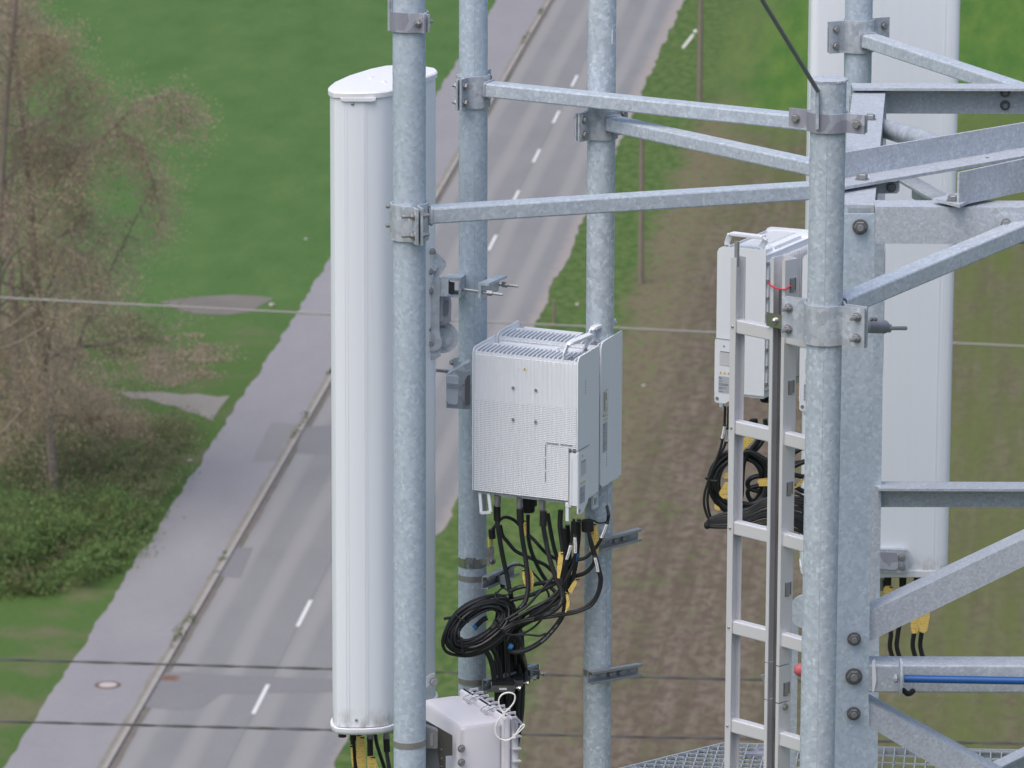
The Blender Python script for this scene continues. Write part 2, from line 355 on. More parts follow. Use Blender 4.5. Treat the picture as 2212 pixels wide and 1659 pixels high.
def slab(name, mat, fl, fr_, z0, z1, v0=V0, v1=V1, amp=0, step=.9, seed=9):
    A = edge_line(fl, v0, v1, step, amp, seed); B = edge_line(fr_, v0, v1, step, 0, seed+1); n = len(A)
    vs = [(u, v, z1) for u, v in A]+[(u, v, z1) for u, v in B]+[(u, v, z0) for u, v in A]+[(u, v, z0) for u, v in B]
    fs = []
    for i in range(n-1): fs += [(i, i+n, i+n+1, i+1), (i, i+1, i+1+2*n, i+2*n), (i+n, i+3*n, i+3*n+1, i+n+1)]
    me = bpy.data.meshes.new(name); me.from_pydata(vs, [], fs); me.materials.append(mat)
    o = bpy.data.objects.new(name, me); COL.objects.link(o); o.location = RO; o.rotation_euler = (0, 0, -RA); o['kind'] = 'structure'; return o
slab('pavement', M['walk'], fw, lambda v: -3.46, .0, .075, amp=.07, step=.5)
slab('kerb', M['kerb'], lambda v: -3.46, lambda v: -3.31, .0, .085)
strip('gutter', M['gutter'], lambda v: -3.30, lambda v: -3.12, V0, V1, .016, (0, .04), .8, 5)
# repair patches in the asphalt
def pxpoly(name, mat, pts, z): return sheet(name, mat, [GUV(*p) for p in pts], z)
pxpoly('asphalt_repair', M['patch'], [(478, 1182), (548, 1184), (528, 1230), (520, 1250), (462, 1244)], .017)
pxpoly('asphalt_repair', M['patch'], [(330, 1456), (400, 1452), (452, 1458), (720, 1468), (720, 1496), (480, 1500), (436, 1530), (388, 1536), (312, 1528)], .0165)
pxpoly('asphalt_repair', M['patch'], [(652, 925), (716, 918), (716, 985), (640, 980)], .017)
pxpoly('pavement_repair', M['patchl'], [(585, 918), (640, 921), (596, 1000), (542, 1004)], .080)
# gravel track and old asphalt pad beyond the pavement
pxpoly('gravel_track', M['gravel'], [(250, 846), (285, 862), (318, 862), (352, 874), (380, 878), (402, 890), (430, 896), (458, 910), (472, 886), (497, 855), (470, 858), (430, 851), (395, 853), (350, 847), (300, 848)], .012)
pxpoly('asphalt_pad', plain('weathered_pad', (.155, .14, .125), .9, 0, .35, .5), [(345, 652), (430, 641), (500, 637), (560, 640), (592, 645), (560, 662), (545, 674), (490, 681), (420, 678), (380, 668)], .012)
# centre line
k = 0
for j in range(-14, 40):
    v0 = GUV(543, 1543)[1]+j*9.42
    q = MB(); q.add([g2w(-.062, v0, .018), g2w(.062, v0, .018), g2w(.062, v0+3.05, .018), g2w(-.062, v0+3.05, .018)], [(0, 1, 2, 3)])
    o = q.build('lane_marking', M['marking'], smooth=False); o['kind'] = 'structure'
strip('joint_dirt', plain('joint_dirt', (.21, .195, .165), .95, 0, .3, 1.5), lambda v: -3.62, lambda v: -3.47, V0, V1, .080, (.05, .0), .7, 15)
# weeds along the kerb joint
r = random.Random(4); q = MB()
for i in range(420):
    v = r.uniform(148, 300); c = noise_ = math.sin(v*.7)+math.sin(v*.23+1)
    if c < .9: continue
    u = -3.47+r.gauss(0, .05)
    for k in range(7):
        a = r.uniform(0, 6.28); s_ = r.uniform(.04, .13); p = g2w(u+r.gauss(0, .05), v+r.gauss(0, .18), .08)
        q.add([p, p+Vec((math.cos(a)*s_, math.sin(a)*s_, s_*.5)), p+Vec((math.cos(a+.6)*s_, math.sin(a+.6)*s_, s_*.7))], [(0, 1, 2)])
M['weed'] = plain('weed_green', (.07, .10, .03), .9, 0, .3, 5)
tag(q.build('kerb_weeds', M['weed'], smooth=False), 'patchy low weeds rooted along the kerb joint beside the pavement', 'weeds', kind='stuff')
# manhole, gully grates
def manhole():
    u, v = GUV(233, 1485); c = g2w(u, v, .077); t = thing('manhole_cover', 'round manhole cover with pale centre and rusty ring set in the pavement', 'manhole', c)
    q = MB(); q.cyl(c+Z*.002, c+Z*.006, .40, 36); q.build('rim', plain('rusty_iron', (.15, .10, .09), .8, .2, .2, 4), t)
    q = MB(); q.cyl(c+Z*.006, c+Z*.010, .27, 32); q.build('cover', plain('concrete_fill', (.42, .39, .37), .85, 0, .1, 6), t)
manhole()
def gully(px, py, lab):
    u, v = GUV(px, py); c = g2w(u, v, .02); t = thing('gully_grate', lab, 'drain grate', c); ax = (Vec((rc, -rs, 0)), Vec((rs, rc, 0)), Z)
    fm = plain('rusty_grate', (.22, .13, .10), .85, .1, .25, 6)
    q = MB()
    for s_ in (-1, 1): q.box(c+ax[0]*.22*s_, (.05, .5, .02), ax); q.box(c+ax[1]*.23*s_, (.39, .04, .02), ax)
    q.build('frame', fm, t)
    q = MB()
    for i in range(7): q.box(c+ax[1]*(-.18+i*.06), (.39, .025, .014), ax)
    q.build('bars', fm, t)
gully(368, 1466, 'rusty gully grate at the kerb near the manhole, on the carriageway')
gully(236, 1412, 'rusty drain grate by the grass edge of the pavement')
# ------------------------------------------------------------------ things standing on the ground
M['wood'] = plain('weathered_wood', (.20, .165, .14), .9, 0, .25, 3)
M['postw'] = plain('white_plastic_post', (.72, .72, .68), .6, 0, .05, 5)
M['conc'] = plain('pale_stone', (.36, .35, .32), .85, 0, .1, 5)
def pole(px, py, h, r0, lab):
    u, v = GUV(px, py); b = g2w(u, v, 0); t = thing('utility_pole', lab, 'pole', b, 'wooden poles along the field edge')
    q = MB(); q.cyl(b, b+Z*h, r0, 14, r0*.72); q.build('shaft', M['wood'], t)
    q = MB(); q.cyl(b+Z*h, b+Z*(h+.06), r0*.8, 14, r0*.3); q.build('pole_cap', M['alud'], t)
pole(1511, 218, 7.5, .13, 'far brown wooden pole at the edge of the bright green field')
pole(1384, 612, 6.4, .12, 'nearer brown wooden pole beside the bare soil, its top behind the steel arms')
def fpost():
    u, v = GUV(1197, 702); b = g2w(u, v, 0); t = thing('fence_post', 'short weathered grey post in the grass at the road edge', 'post', b)
    q = MB(); q.cyl(b, b+Z*.95, .065, 10, .055); q.build('shaft', M['wood'], t); q = MB(); q.cyl(b+Z*.95, b+Z*1.0, .06, 10, .02); q.build('top', M['wood'], t)
fpost()
def delin():
    u, v = GUV(1474, 104); b = g2w(u, v, 0); d = Vec((.62, .25, .76)).normalized()
    t = thing('delineator_post', 'white plastic marker post leaning over in the verge', 'marker post', b)
    q = MB(); q.sweep([(-.07, -.05), (.07, -.05), (0, .06)], b, b+d*.85, Vec((0, 1, 0))); q.build('shaft', M['postw'], t)
    q = MB(); q.cyl(b+d*.85, b+d*.98, .03, 8); q.build('neck', M['labelg'], t)
    q = MB(); q.ball(b+d*1.06, .1); q.build('head', M['postw'], t)
delin()
def marker():
    u, v = GUV(114, 800); b = g2w(u, v, 0); t = thing('pipeline_marker', 'slim grey marker post with white and orange head among the shrubs', 'marker post', b)
    q = MB(); q.cyl(b, b+Z*1.75, .04, 10); q.build('shaft', M['alud'], t)
    q = MB(); q.cyl(b+Z*1.75, b+Z*2.05, .085, 12); q.build('orange_band', plain('orange_plastic', (.62, .27, .03), .5), t)
    q = MB(); q.cyl(b+Z*2.05, b+Z*2.28, .085, 12, .05); q.build('white_cap', M['postw'], t)
marker()
def stones():
    for i, (px, py, s_, lab) in enumerate([(587, 661, .16, 'pale round stone by the pavement beside the old asphalt pad'), (661, 518, .1, 'small white stone in the meadow near the pavement'), (1247, 660, .13, 'white stone in the grass verge right of the road'), (1391, 835, .12, 'small pale stone on the bare soil right of the radio units'), (411, 997, .12, 'small white stone at the pavement edge beside the brambles')]):
        u, v = GUV(px, py); q = MB(); s_ *= .75; c = g2w(u, v, s_*.4); r = random.Random(i); q.ball(c, s_, 10, (1, .8, .6))
        for vv in q.v: vv += Vec((r.uniform(-.1, .1), r.uniform(-.1, .1), r.uniform(-.1, .1)))*s_
        tag(q.build('stone', M['conc']), lab, 'stone', 'pale stones in the grass')
stones()
# ------------------------------------------------------------------ overhead wires between camera and ground
def wire(name, pA, pB, Y, r, mat, lab, twist=False):
    a, b = VY(*pA, Y), VY(*pB, Y); d = b-a; A = a-d*1.6; B = b+d*1.6; pts = []
    n = 600 if twist else 120
    for i in range(n+1):
        t = i/n; p = A.lerp(B, t); p.z += .35*((2*t-1)**2)-.0; pts.append(p)
    t_ = (0-(-1.6))/(4.2); zc = .35*((2*t_-1)**2); pts = [p-Z*zc for p in pts]
    q = MB()
    if twist:
        for s_ in (0, math.pi):
            q.tube([p+Vec((0, math.cos(i*.55+s_), math.sin(i*.55+s_)))*r*.55 for i, p in enumerate(pts)], r*.62, 6)
    else: q.tube(pts, r, 6)
    tag(q.build(name, mat), lab, 'overhead wire', 'overhead wires crossing the view')
M['wirel'] = plain('weathered_aluminium_wire', (.26, .26, .25), .6, .2)
M['wired'] = plain('aged_cable_dark', (.07, .07, .07), .6, 0)
wire('overhead_wire', (0, 643), (2212, 748), 95, .020, M['wirel'], 'pale thin wire crossing high above the road and the grass')
wire('overhead_wire', (0, 1424), (2212, 1480), 62, .015, M['wired'], 'upper of two dark twisted cables crossing low in the picture', True)
wire('overhead_wire', (0, 1558), (2212, 1606), 60, .015, M['wired'], 'lower of two dark twisted cables crossing low in the picture', True)
# ------------------------------------------------------------------ vegetation
def leafmat(name, cols, sc=1.2, tr=.25):
    m, nt, b = newmat(name); co = objco(nt); n = noise(nt, co, sc, 3); wn = N(nt, 'TexWhiteNoise'); mp = N(nt, 'VectorMath', operation='SNAP'); L(nt, co, mp.inputs[0]); mp.inputs[1].default_value = (.22,)*3; L(nt, mp.outputs[0], wn.inputs['Vector'])
    f = math_(nt, 'ADD', math_(nt, 'MULTIPLY', n, .85), math_(nt, 'MULTIPLY', wn.outputs[0], .22))
    st = [(.2+.6*i/(len(cols)-1), c) for i, c in enumerate(cols)]
    lc = ramp(nt, f, st); L(nt, lc, b.inputs['Base Color']); b.inputs['Roughness'].default_value = .8; b.inputs['Specular IOR Level'].default_value = .15
    tl = N(nt, 'BsdfTranslucent'); L(nt, lc, tl.inputs[0]); ms = N(nt, 'MixShader'); ms.inputs[0].default_value = .45; L(nt, b.outputs[0], ms.inputs[1]); L(nt, tl.outputs[0], ms.inputs[2]); L(nt, ms.outputs[0], nt.nodes['Material Output'].inputs[0])
    return m
M['budleaf'] = leafmat('spring_buds', [(.33, .285, .20), (.41, .335, .245), (.50, .395, .31), (.64, .51, .42)])
M['budolive'] = leafmat('spring_buds_olive', [(.29, .265, .175), (.36, .31, .21), (.43, .35, .255), (.52, .43, .27)])
M['bramble'] = leafmat('bramble_leaves', [(.21, .165, .12), (.17, .19, .085), (.16, .255, .09), (.23, .33, .13)], .55)
M['hedge'] = leafmat('shrub_leaves', [(.29, .255, .18), (.24, .24, .135), (.22, .27, .12), (.40, .34, .25)])
M['dryg'] = leafmat('dry_grass', [(.26, .24, .15), (.36, .31, .22), (.45, .38, .29), (.22, .26, .13)])
M['bark'] = plain('bark', (.22, .185, .155), .95, 0, .3, 3)
M['barkl'] = plain('bark_lichen', (.16, .14, .09), .95, 0, .3, 2)
def leaves(name, centers, size, mat, parent, rng, per=1, tri=False, flat=0, spread=.0):
    C = np.repeat(np.array(centers, dtype=float).reshape(-1, 3), per, axis=0); n = len(C)
    C += rng.normal(0, 1, (n, 3))*spread
    a = rng.normal(0, 1, (n, 3)); a[:, 2] *= (1-flat); a /= np.linalg.norm(a, axis=1)[:, None]
    b = np.cross(a, rng.normal(0, 1, (n, 3))); b /= np.linalg.norm(b, axis=1)[:, None]
    s = size*rng.uniform(.5, 1.4, (n, 1)); a = a*s; b = b*s*.55
    V = np.stack([C-a, C-b*.9-a*.1, C+a, C+b], axis=1).reshape(-1, 3)
    org = np.array(parent.location) if parent is not None else V.mean(0)
    me = bpy.data.meshes.new(name); me.vertices.add(4*n); me.vertices.foreach_set('co', (V-org).ravel())
    me.loops.add(4*n); me.loops.foreach_set('vertex_index', np.arange(4*n, dtype=np.int32)); me.polygons.add(n); me.polygons.foreach_set('loop_start', np.arange(0, 4*n, 4, dtype=np.int32))
    me.update(); me.validate(); me.materials.append(mat); o = bpy.data.objects.new(name, me); COL.objects.link(o)
    if parent is not None: o.parent = parent
    else: o.location = org
    return o
def tree(base, h, spread, seed, lab, nleaf, leafm, lean=(0, 0), extra=(), z0=.12, dens=1):
    r = random.Random(seed); rng = np.random.default_rng(seed); t = thing('tree', lab, 'tree', base, 'budding trees left of the road')
    q = MB(); q2 = MB(); tips = []
    def grow(p, d, ln, rad0, lev):
        n = 5; pts = [p]; dd = d.copy()
        for i in range(n):
            g_ = .05 if lev == 0 else .15; dd = (dd+Vec((r.gauss(0, g_), r.gauss(0, g_), r.gauss(0, g_*.8)+(-.14 if lev >= 2 else (.06 if lev == 0 else .0))))).normalized(); pts.append(pts[-1]+dd*ln/n)
        (q if lev == 0 else q2).tube(pts, [max(.006, rad0*(1-.65*i/n)) for i in range(n+1)], 7 if lev < 2 else 4)
        if lev >= 2:
            for a in pts[1:]: tips.append(a)
        if lev >= 3:
            # hanging twig ends
            for k in range(2):
                e = pts[-1]+Vec((r.gauss(0, .12), r.gauss(0, .12), -r.uniform(.15, .6))); tips.append(e); tips.append(pts[-1].lerp(e, .5))
            return
        m_ = {0: 22, 1: 8, 2: 6}[lev]
        for k in range(m_):
            t_ = z0+(1-z0)*(k+r.random())/m_ if lev == 0 else .2+.8*(k+r.random())/m_
            i = min(n-1, int(t_*n)); a = pts[i].lerp(pts[i+1], t_*n-i); ang = r.uniform(0, 6.283)
            tilt = r.uniform(.5, 1.15) if lev == 0 else r.uniform(.4, 1.0)
            e1 = dd.cross(Vec((math.cos(ang), math.sin(ang), .1))).normalized()
            nd = (dd*math.cos(tilt)+e1*math.sin(tilt)).normalized()
            l2 = (spread*(1.0-.55*t_)*r.uniform(.6, 1.1) if lev == 0 else ln*r.uniform(.35, .6))
            grow(a, nd, l2, rad0*(1-.65*t_)*(.42 if lev == 0 else .5), lev+1)
    grow(Vec(base), Vec((lean[0], lean[1], 1)).normalized(), h, h*.0095, 0)
    for pts in extra: 
        S5 = spline(pts, 5); q2.tube(S5, [.07*(1-.8*i/len(S5)) for i in range(len(S5))], 5)
        for a in spline(pts, 6)[6:]:
            for k in range(3):
                s0 = len(tips); grow(a, Vec((r.gauss(0, .7), r.gauss(0, .7), r.gauss(-.2, .5))).normalized(), r.uniform(.5, 1.3), .016, 3); tips.extend(tips[s0:]*2)
    q.build('trunk', M['bark'], t); q2.build('limbs', M['bark'], t)
    tips = np.array([tuple(a) for a in tips]); idx = rng.integers(0, len(tips), nleaf)
    leaves('crown', tips[idx], .042, leafm, t, rng, 1, spread=.26)
def gp(px, py): u, v = GUV(px, py); return g2w(u, v, 0)
B1 = gp(118, 1075)
Yt = B1.y
tree(B1, 18.5, 5.6, 11, 'tall budding tree with pinkish brown twigs, its branch reaching out over the meadow', 50000, M['budleaf'], (.0, .0),
     extra=[[VY(118, 400, Yt), VY(160, 340, Yt), VY(235, 285, Yt), VY(290, 235, Yt), VY(380, 200, Yt), VY(392, 265, Yt)], [VY(250, 290, Yt), VY(285, 300, Yt), VY(320, 360, Yt-.5), VY(350, 470, Yt-.5)], [VY(150, 800, Yt), VY(190, 690, Yt), VY(250, 560, Yt), VY(330, 400, Yt)]])
tree(gp(-40, 1120), 18.5, 6.0, 23, 'budding tree at the far left edge with yellowish lichen limbs', 55000, M['budolive'])
tree(gp(40, 930), 17.0, 4.5, 37, 'slender budding tree behind the tall one at the left', 18000, M['budleaf'])
def shrub(px, py, rx, ry, h, n, leafm, seed, lab, name='shrub', size=.1, twigs=60, cat='shrub', grp='shrubs left of the pavement'):
    c = gp(px, py); rng = np.random.default_rng(seed); r = random.Random(seed); t = thing(name, lab, cat, c, grp)
    q = MB(); 
    for i in range(twigs):
        a = r.uniform(0, 6.28); k = math.sqrt(r.random()); b = c+Vec((math.cos(a)*rx*k*.8, math.sin(a)*ry*k*.8, 0)); tp = b+Vec((r.gauss(0, .35), r.gauss(0, .35), h*r.uniform(.5, 1.0)*(1-.5*k*k)))
        q.tube(spline([b, b.lerp(tp, .6)+Vec((r.gauss(0, .1), r.gauss(0, .1), .1)), tp], 3), .014, 4)
    q.build('stems', M['barkl'], t)
    K = 40; cc = []
    for i in range(K):
        a = r.uniform(0, 6.28); k = math.sqrt(r.random()); cc.append((c.x+math.cos(a)*rx*k, c.y+math.sin(a)*ry*k, h*(1-.6*k*k)*r.uniform(.2, 1.15), r.uniform(.14, .55)))
    cc = np.array(cc); idx = rng.integers(0, K, n); P = cc[idx, :3]+rng.normal(0, 1, (n, 3))*cc[idx, 3:4]*np.array([1, 1, min(.6, h*.45)]); P[:, 2] = np.abs(P[:, 2])
    leaves('foliage', P, size, leafm, t, rng)
SH = [
 (135, 1215, 2.1, 4.5, 1.15, 12000, 'bramble', 5, 'lush green bramble thicket lowest on the left, above the worn grass', 'bramble_bush', .062, 50, 'bush'),
 (232, 1160, 1.2, 4.0, 1.0, 11000, 'bramble', 6, 'green bramble clump right next to the pavement, just above the lowest thicket', 'bramble_bush', .060, 50, 'bush'),
 (30, 1200, 2.0, 5.0, 1.5, 12000, 'bramble', 15, 'bramble clump at the left picture edge beside the lowest thicket', 'bramble_bush', .062, 50, 'bush'),
 (295, 1050, 1.2, 4.5, 1.0, 8000, 'hedge', 16, 'olive scrub by the pavement between the brambles and the gravel track', 'shrub', .055, 70, 'shrub'),
 (365, 960, .7, 3.0, .7, 5000, 'hedge', 14, 'low leafy scrub at the corner of gravel track and pavement', 'shrub', .052, 40, 'shrub'),
 (240, 975, 1.7, 3.5, 1.1, 7000, 'budolive', 17, 'wide olive brown scrub behind the pavement side scrub, below the track', 'shrub', .055, 90, 'shrub'),
 (140, 1060, 2.4, 5.0, 1.5, 9000, 'hedge', 18, 'brownish green scrub round the foot of the tall tree', 'shrub', .055, 140, 'shrub'),
 (60, 960, 2.6, 6.0, 2.6, 13000, 'budolive', 7, 'tangled brownish shrub under the tall tree at the left edge', 'shrub', .050, 160, 'shrub'),
 (130, 885, 1.7, 4.0, 1.3, 8000, 'budleaf', 8, 'twiggy pinkish brown shrub beside the gravel track', 'shrub', .048, 140, 'shrub'),
 (265, 735, .8, 4.0, .4, 4000, 'hedge', 9, 'dark green low bush in front of the old asphalt pad', 'shrub', .055, 30, 'shrub'),
 (395, 775, 1.3, 4.5, .08, 4500, 'dryg', 10, 'patch of pale dry grass between the low bush and the pavement', 'dry_grass_patch', .06, 10, 'grass patch'),
 (40, 800, 2.4, 4.0, 2.2, 10000, 'budolive', 12, 'yellowish twiggy shrub round the marker post', 'shrub', .048, 140, 'shrub')]
for px, py, rx, ry, h, n, mt, sd_, lab, nm, sz, tw, ct in SH: shrub(px, py, rx, ry, h, n, M[mt], sd_, lab, nm, size=sz, twigs=tw, cat=ct)
# ------------------------------------------------------------------ poles, clamps and arms
def post(name, px, py, Y, r, ztop, zbot, mat, lab, rn=48):
    c = VY(px, py, Y); t = thing(name, lab, 'steel pole', Vec((c.x, c.y, zbot)), 'galvanised mounting poles')
    q = MB(); q.cyl(Vec((c.x, c.y, zbot)), Vec((c.x, c.y, ztop)), r, rn); q.build('pipe', mat, t); return t, Vec((c.x, c.y, 0))
def pxr(wpx, py, Y): # radius in metres for a width of wpx pixels
    return VY(1106+wpx/2, py, Y).x-VY(1106-wpx/2, py, Y).x
Y1, Y2, Y3, Y4, Y5 = 15.4, 17.0, 16.9, 18.5, 14.95
P1t, P1 = post('mounting_pole', 884.5, 830, Y1, pxr(71, 830, Y1)/2, HC-1.2, HC-7, M['galvd'], 'thick galvanised pole in front of the left white antenna')
P2t, P2 = post('mounting_pole', 1021.5, 700, Y2, pxr(61.5, 700, Y2)/2, HC-1.4, HC-7.6, M['galvd'], 'galvanised pole behind the front left radio unit')
P3t, P3 = post('mounting_pole', 1296, 700, Y3, pxr(60.5, 700, Y3)/2, HC-1.4, HC-7.6, M['galvp'], 'strongly spangled pole right of the radio units, two strut channels on it')
P4t, P4 = post('mounting_pole', 1854.5, 60, Y4, pxr(60, 60, Y4)/2, HC-2.2, HC-8, M['galvd'], 'galvanised pole in front of the large right antenna, at the top edge')
ztop5 = VY(1790, 172, Y5).z
P5t, P5 = post('mounting_pole', 1779, 830, Y5, pxr(76.5, 830, Y5)/2, ztop5, HC-7, M['galv'], 'thickest spangled pole beside the ladder, with a flat welded top and a thin rod')
RP = {1: pxr(71, 830, Y1)/2, 2: pxr(61.5, 700, Y2)/2, 3: pxr(60.5, 700, Y3)/2, 4: pxr(60, 60, Y4)/2, 5: pxr(76.5, 830, Y5)/2}
q = MB(); a = Vec((P5.x, P5.y, ztop5)); q.cyl(a, a+Z*.004, RP[5]*1.03, 40, bev=.0015)
r = random.Random(2)
for i in range(40): an = i*math.pi/20; q.ball(a+Vec((math.cos(an)*RP[5], math.sin(an)*RP[5], -.001)), .0035*r.uniform(.6, 1.3), 6)
q.ball(a+Vec((-.02, .01, .004)), .006, 8, (1.5, 1, .3)); q.ball(a+Vec((.005, -.015, .004)), .006, 8, (1.5, 1, .3))
q.build('end_cap', M['beam'], P5t)
def seam(t, P, R, ang_, z0, z1):
    q = MB(); d_ = Vec((math.cos(ang_), math.sin(ang_), 0)); q.cyl(P+d_*(R-.0008)+Z*z0, P+d_*(R-.0008)+Z*z1, .0014, 6); q.build('weld_seam', M['clamp'], t)
seam(P2t, P2, RP[2], rad(-84), HC-7.5, HC-1.5); seam(P3t, P3, RP[3], rad(-52), HC-7.5, HC-1.5); seam(P5t, P5, RP[5], rad(-95), HC-6.9, ztop5-.05)
M['zinc'] = plain('zinc_run', (.74, .76, .79), .5, .05)
def drip(t, px, py, Y, ln, w_=.0022):
    a_ = VY(px, py, Y); q = MB(); q.tube([a_, a_-Z*ln*.5, a_-Z*ln], [w_*.6, w_, w_*.7], 6); q.build('zinc_drip', M['zinc'], t)
drip(P3t, 1322.5, 64, Y3-.036, .045)
def band(t, P, R, z, h=.012, mat=None, name='band', tilt=0, clasp=None):
    q = MB(); n = 40; k = R+.0018
    sec = [(R-.0005, -h/2), (k, -h/2), (k, h/2), (R-.0005, h/2)]; vs = []; fs = []
    for i in range(n):
        a = 2*math.pi*i/n
        vs += [Vec((P.x+math.cos(a)*x, P.y+math.sin(a)*x, z+y+tilt*math.cos(a))) for x, y in sec]
    for i in range(n):
        for j in range(4): fs.append((i*4+j, i*4+(j+1) % 4, ((i+1) % n)*4+(j+1) % 4, ((i+1) % n)*4+j))
    q.add(vs, fs); return q.build(name, mat or M['inox'], t)
def half(q, P, R, w, n, z0, z1, Lw, sgn, t=.007, gap=.0035, lb=None):
    # one half of a pipe clamp: wing, bow round the pipe, wing; w along the wings, n the bow direction
    Ri = R+.0015; a0 = math.asin(min(.95, (gap+.012)/Ri)); path = [(-Lw, gap)]; path.append((-(Ri*math.cos(a0)+.012), gap))
    K = 14
    for i in range(K+1): a = math.pi-a0-(math.pi-2*a0)*i/K; path.append((Ri*math.cos(a), Ri*math.sin(a)))
    path += [(Ri*math.cos(a0)+.012, gap), (Lw if lb is None else lb, gap)]
    out = []
    for i, p in enumerate(path):
        a = Vec((*path[max(0, i-1)], 0)); b = Vec((*path[min(len(path)-1, i+1)], 0)); d = (b-a).normalized(); nn = Vec((-d.y, d.x, 0)); out.append((p[0]+nn.x*t, p[1]+nn.y*t))
    K = len(path); vs = []; fs = []
    for z in (z0, z1):
        vs += [Vec((P.x, P.y, z))+w*a+n*(b*sgn) for a, b in path+out]
    o = 2*K
    for i in range(K-1):
        fs += [(i, i+1, K+i+1, K+i), (o+i, o+K+i, o+K+i+1, o+i+1), (i, o+i, o+i+1, i+1), (K+i, K+i+1, o+K+i+1, o+K+i)]
    fs += [(0, K, o+K, o), (K-1, o+K-1, o+2*K-1, 2*K-1)]
    return q.add(vs, fs)
def clamp(t, P, R, w, z0, z1, Lw, rows, mat, matb=None, stud=.0, bs=(-1, 1), bx=None, flip=1, name='clamp_half', Lw2=None, bolt='bolt', bmat=None, br=.0105):
    w = Vec(w).normalized(); n = Vec((-w.y, w.x, 0))*flip
    q = MB(); half(q, P, R, w, n, z0, z1, Lw, 1, lb=Lw2); q.build(name, mat, t)
    q = MB(); half(q, P, R, w, n, z0+.002, z1-.003, Lw, -1, lb=Lw2); q.build(name, matb or mat, t)
    for s in bs:
        LL = (Lw if s < 0 else (Lw2 or Lw)); x = bx or (LL-.022)
        for k in range(rows):
            z = z0+(z1-z0)*((k+.5)/rows if rows == 1 else (.24+.52*k/(rows-1)))
            c = Vec((P.x, P.y, z))+w*(x*s)
            q = MB(); q.bolt(c+n*.0105, n, br, .008, stud=stud); q.bolt(c-n*.0105, -n, br, .008, stud=stud+.010)
            q.build(bolt, bmat or M['bolt'], t)
def zat(px, py, Y): return VY(px, py, Y).z
def arm(name, lab, P, R, Y, zc, end, ww, hh, w, clz, Lw, mat=None, cmat=None, stud=0, start=.0, bs=(-1, 1), **kw):
    c = Vec((P.x, P.y, zc)); t = thing(name, lab, 'support arm', Vec((P.x, P.y, clz[0])), 'square steel arms holding the poles')
    d = (end-c).normalized(); q = MB(); q.sweep(rrect(ww, hh, .005, 2), c+d*(R+.004+start), end, Z); q.build('tube', mat or M['arm'], t, smooth=False)
    n = Vec((-w[1], w[0], 0)); fl = 1 if n.dot(d) > 0 else -1
    clamp(t, P, R, w, clz[0], clz[1], Lw, 2, M['clamp'], kw.get('matb', M['clamp']), stud, bs, flip=fl, Lw2=kw.get('Lw2'))
    # weld bead where tube meets clamp
    q = MB(); s = c+d*(R+.010); x = d.cross(Z).normalized(); cs = rrect(ww+.004, hh+.004, .006, 3)
    q.tube([s+x*a+Z*b for a, b in cs], .0035, 5, closed=True); q.build('weld_bead', M['clampdark'], t)
    return t
ang = lambda a: (math.cos(a), math.sin(a), 0)
zr = VY(1890, 437, 15.75).z       # height of the tower's top ring
e1 = VY(1805, 270, 16.45); arm('support_arm', 'long steel arm running right from the pole behind the radio unit, uppermost of three', P2, RP[2], Y2, zat(1060, 195, 16.95), e1, .062, .044, (-.43, -.90, 0), (zat(1021, 229, Y2), zat(1021, 160, Y2)), .105)
e2 = VY(1805, 372, 16.1); arm('support_arm', 'steel arm sloping down right from the strongly spangled pole, middle of three', P3, RP[3], Y3, zat(1320, 268, 16.85), e2, .062, .042, (-.73, -.68, 0), (zat(1296, 297, Y3), zat(1296, 236, Y3)), .105)
e3 = VY(1805, 408, 15.82); arm('support_arm', 'steel arm rising right from the pole in front of the left antenna, lowest of three', P1, RP[1], Y1, zat(930, 466, Y1), e3, .062, .046, (.32, -.95, 0), (zat(884, 516, Y1), zat(884, 436, Y1)), .098, stud=.014)
e4 = VY(2225, 203, 17.75); arm('support_arm', 'short steel arm slanting down right from the pole at the top right', P4, RP[4], Y4, zat(1858, 80, Y4), e4, .062, .045, (-.9, -.43, 0), (zat(1854, 110, Y4), zat(1854, 41, Y4)), .115, bs=(-1, 1))
e5 = VY(2250, 478, 15.66); arm('support_arm', 'broad arm rising to the upper right from the thickest pole, four bolt clamp', P5, RP[5], Y5, zat(1830, 668, Y5+.04), e5, .062, .05, (.82, -.50, 0), (zat(1779, 740, Y5), zat(1779, 652, Y5)), .130, stud=.016, start=.01)
# dark sleeve with threaded rod sticking out of that clamp
t = thing('tie_rod', 'dark steel sleeve with nut and threaded rod beside the four bolt clamp', 'threaded rod', VY(1870, 705, 15.05))
q = MB(); q.cyl(VY(1830, 704, 15.2), VY(1911, 706, 15.35), .0195, 20, bev=.002); q.build('sleeve', M['clampdark'], t)
q = MB(); q.cyl(VY(1912, 708, 15.35), VY(1921, 709, 15.36), .014, 6); q.build('nut', M['bolt'], t)
q = MB(); q.cyl(VY(1911, 709, 15.35), VY(1957, 709, 15.42), .0058, 10); q.build('rod', M['bolt'], t)
q = MB(); q.ball(VY(1883, 690, 15.25), .006, 8); q.ball(VY(1891, 690, 15.26), .006, 8); q.build('grease_nipple', M['boltdk'], t)
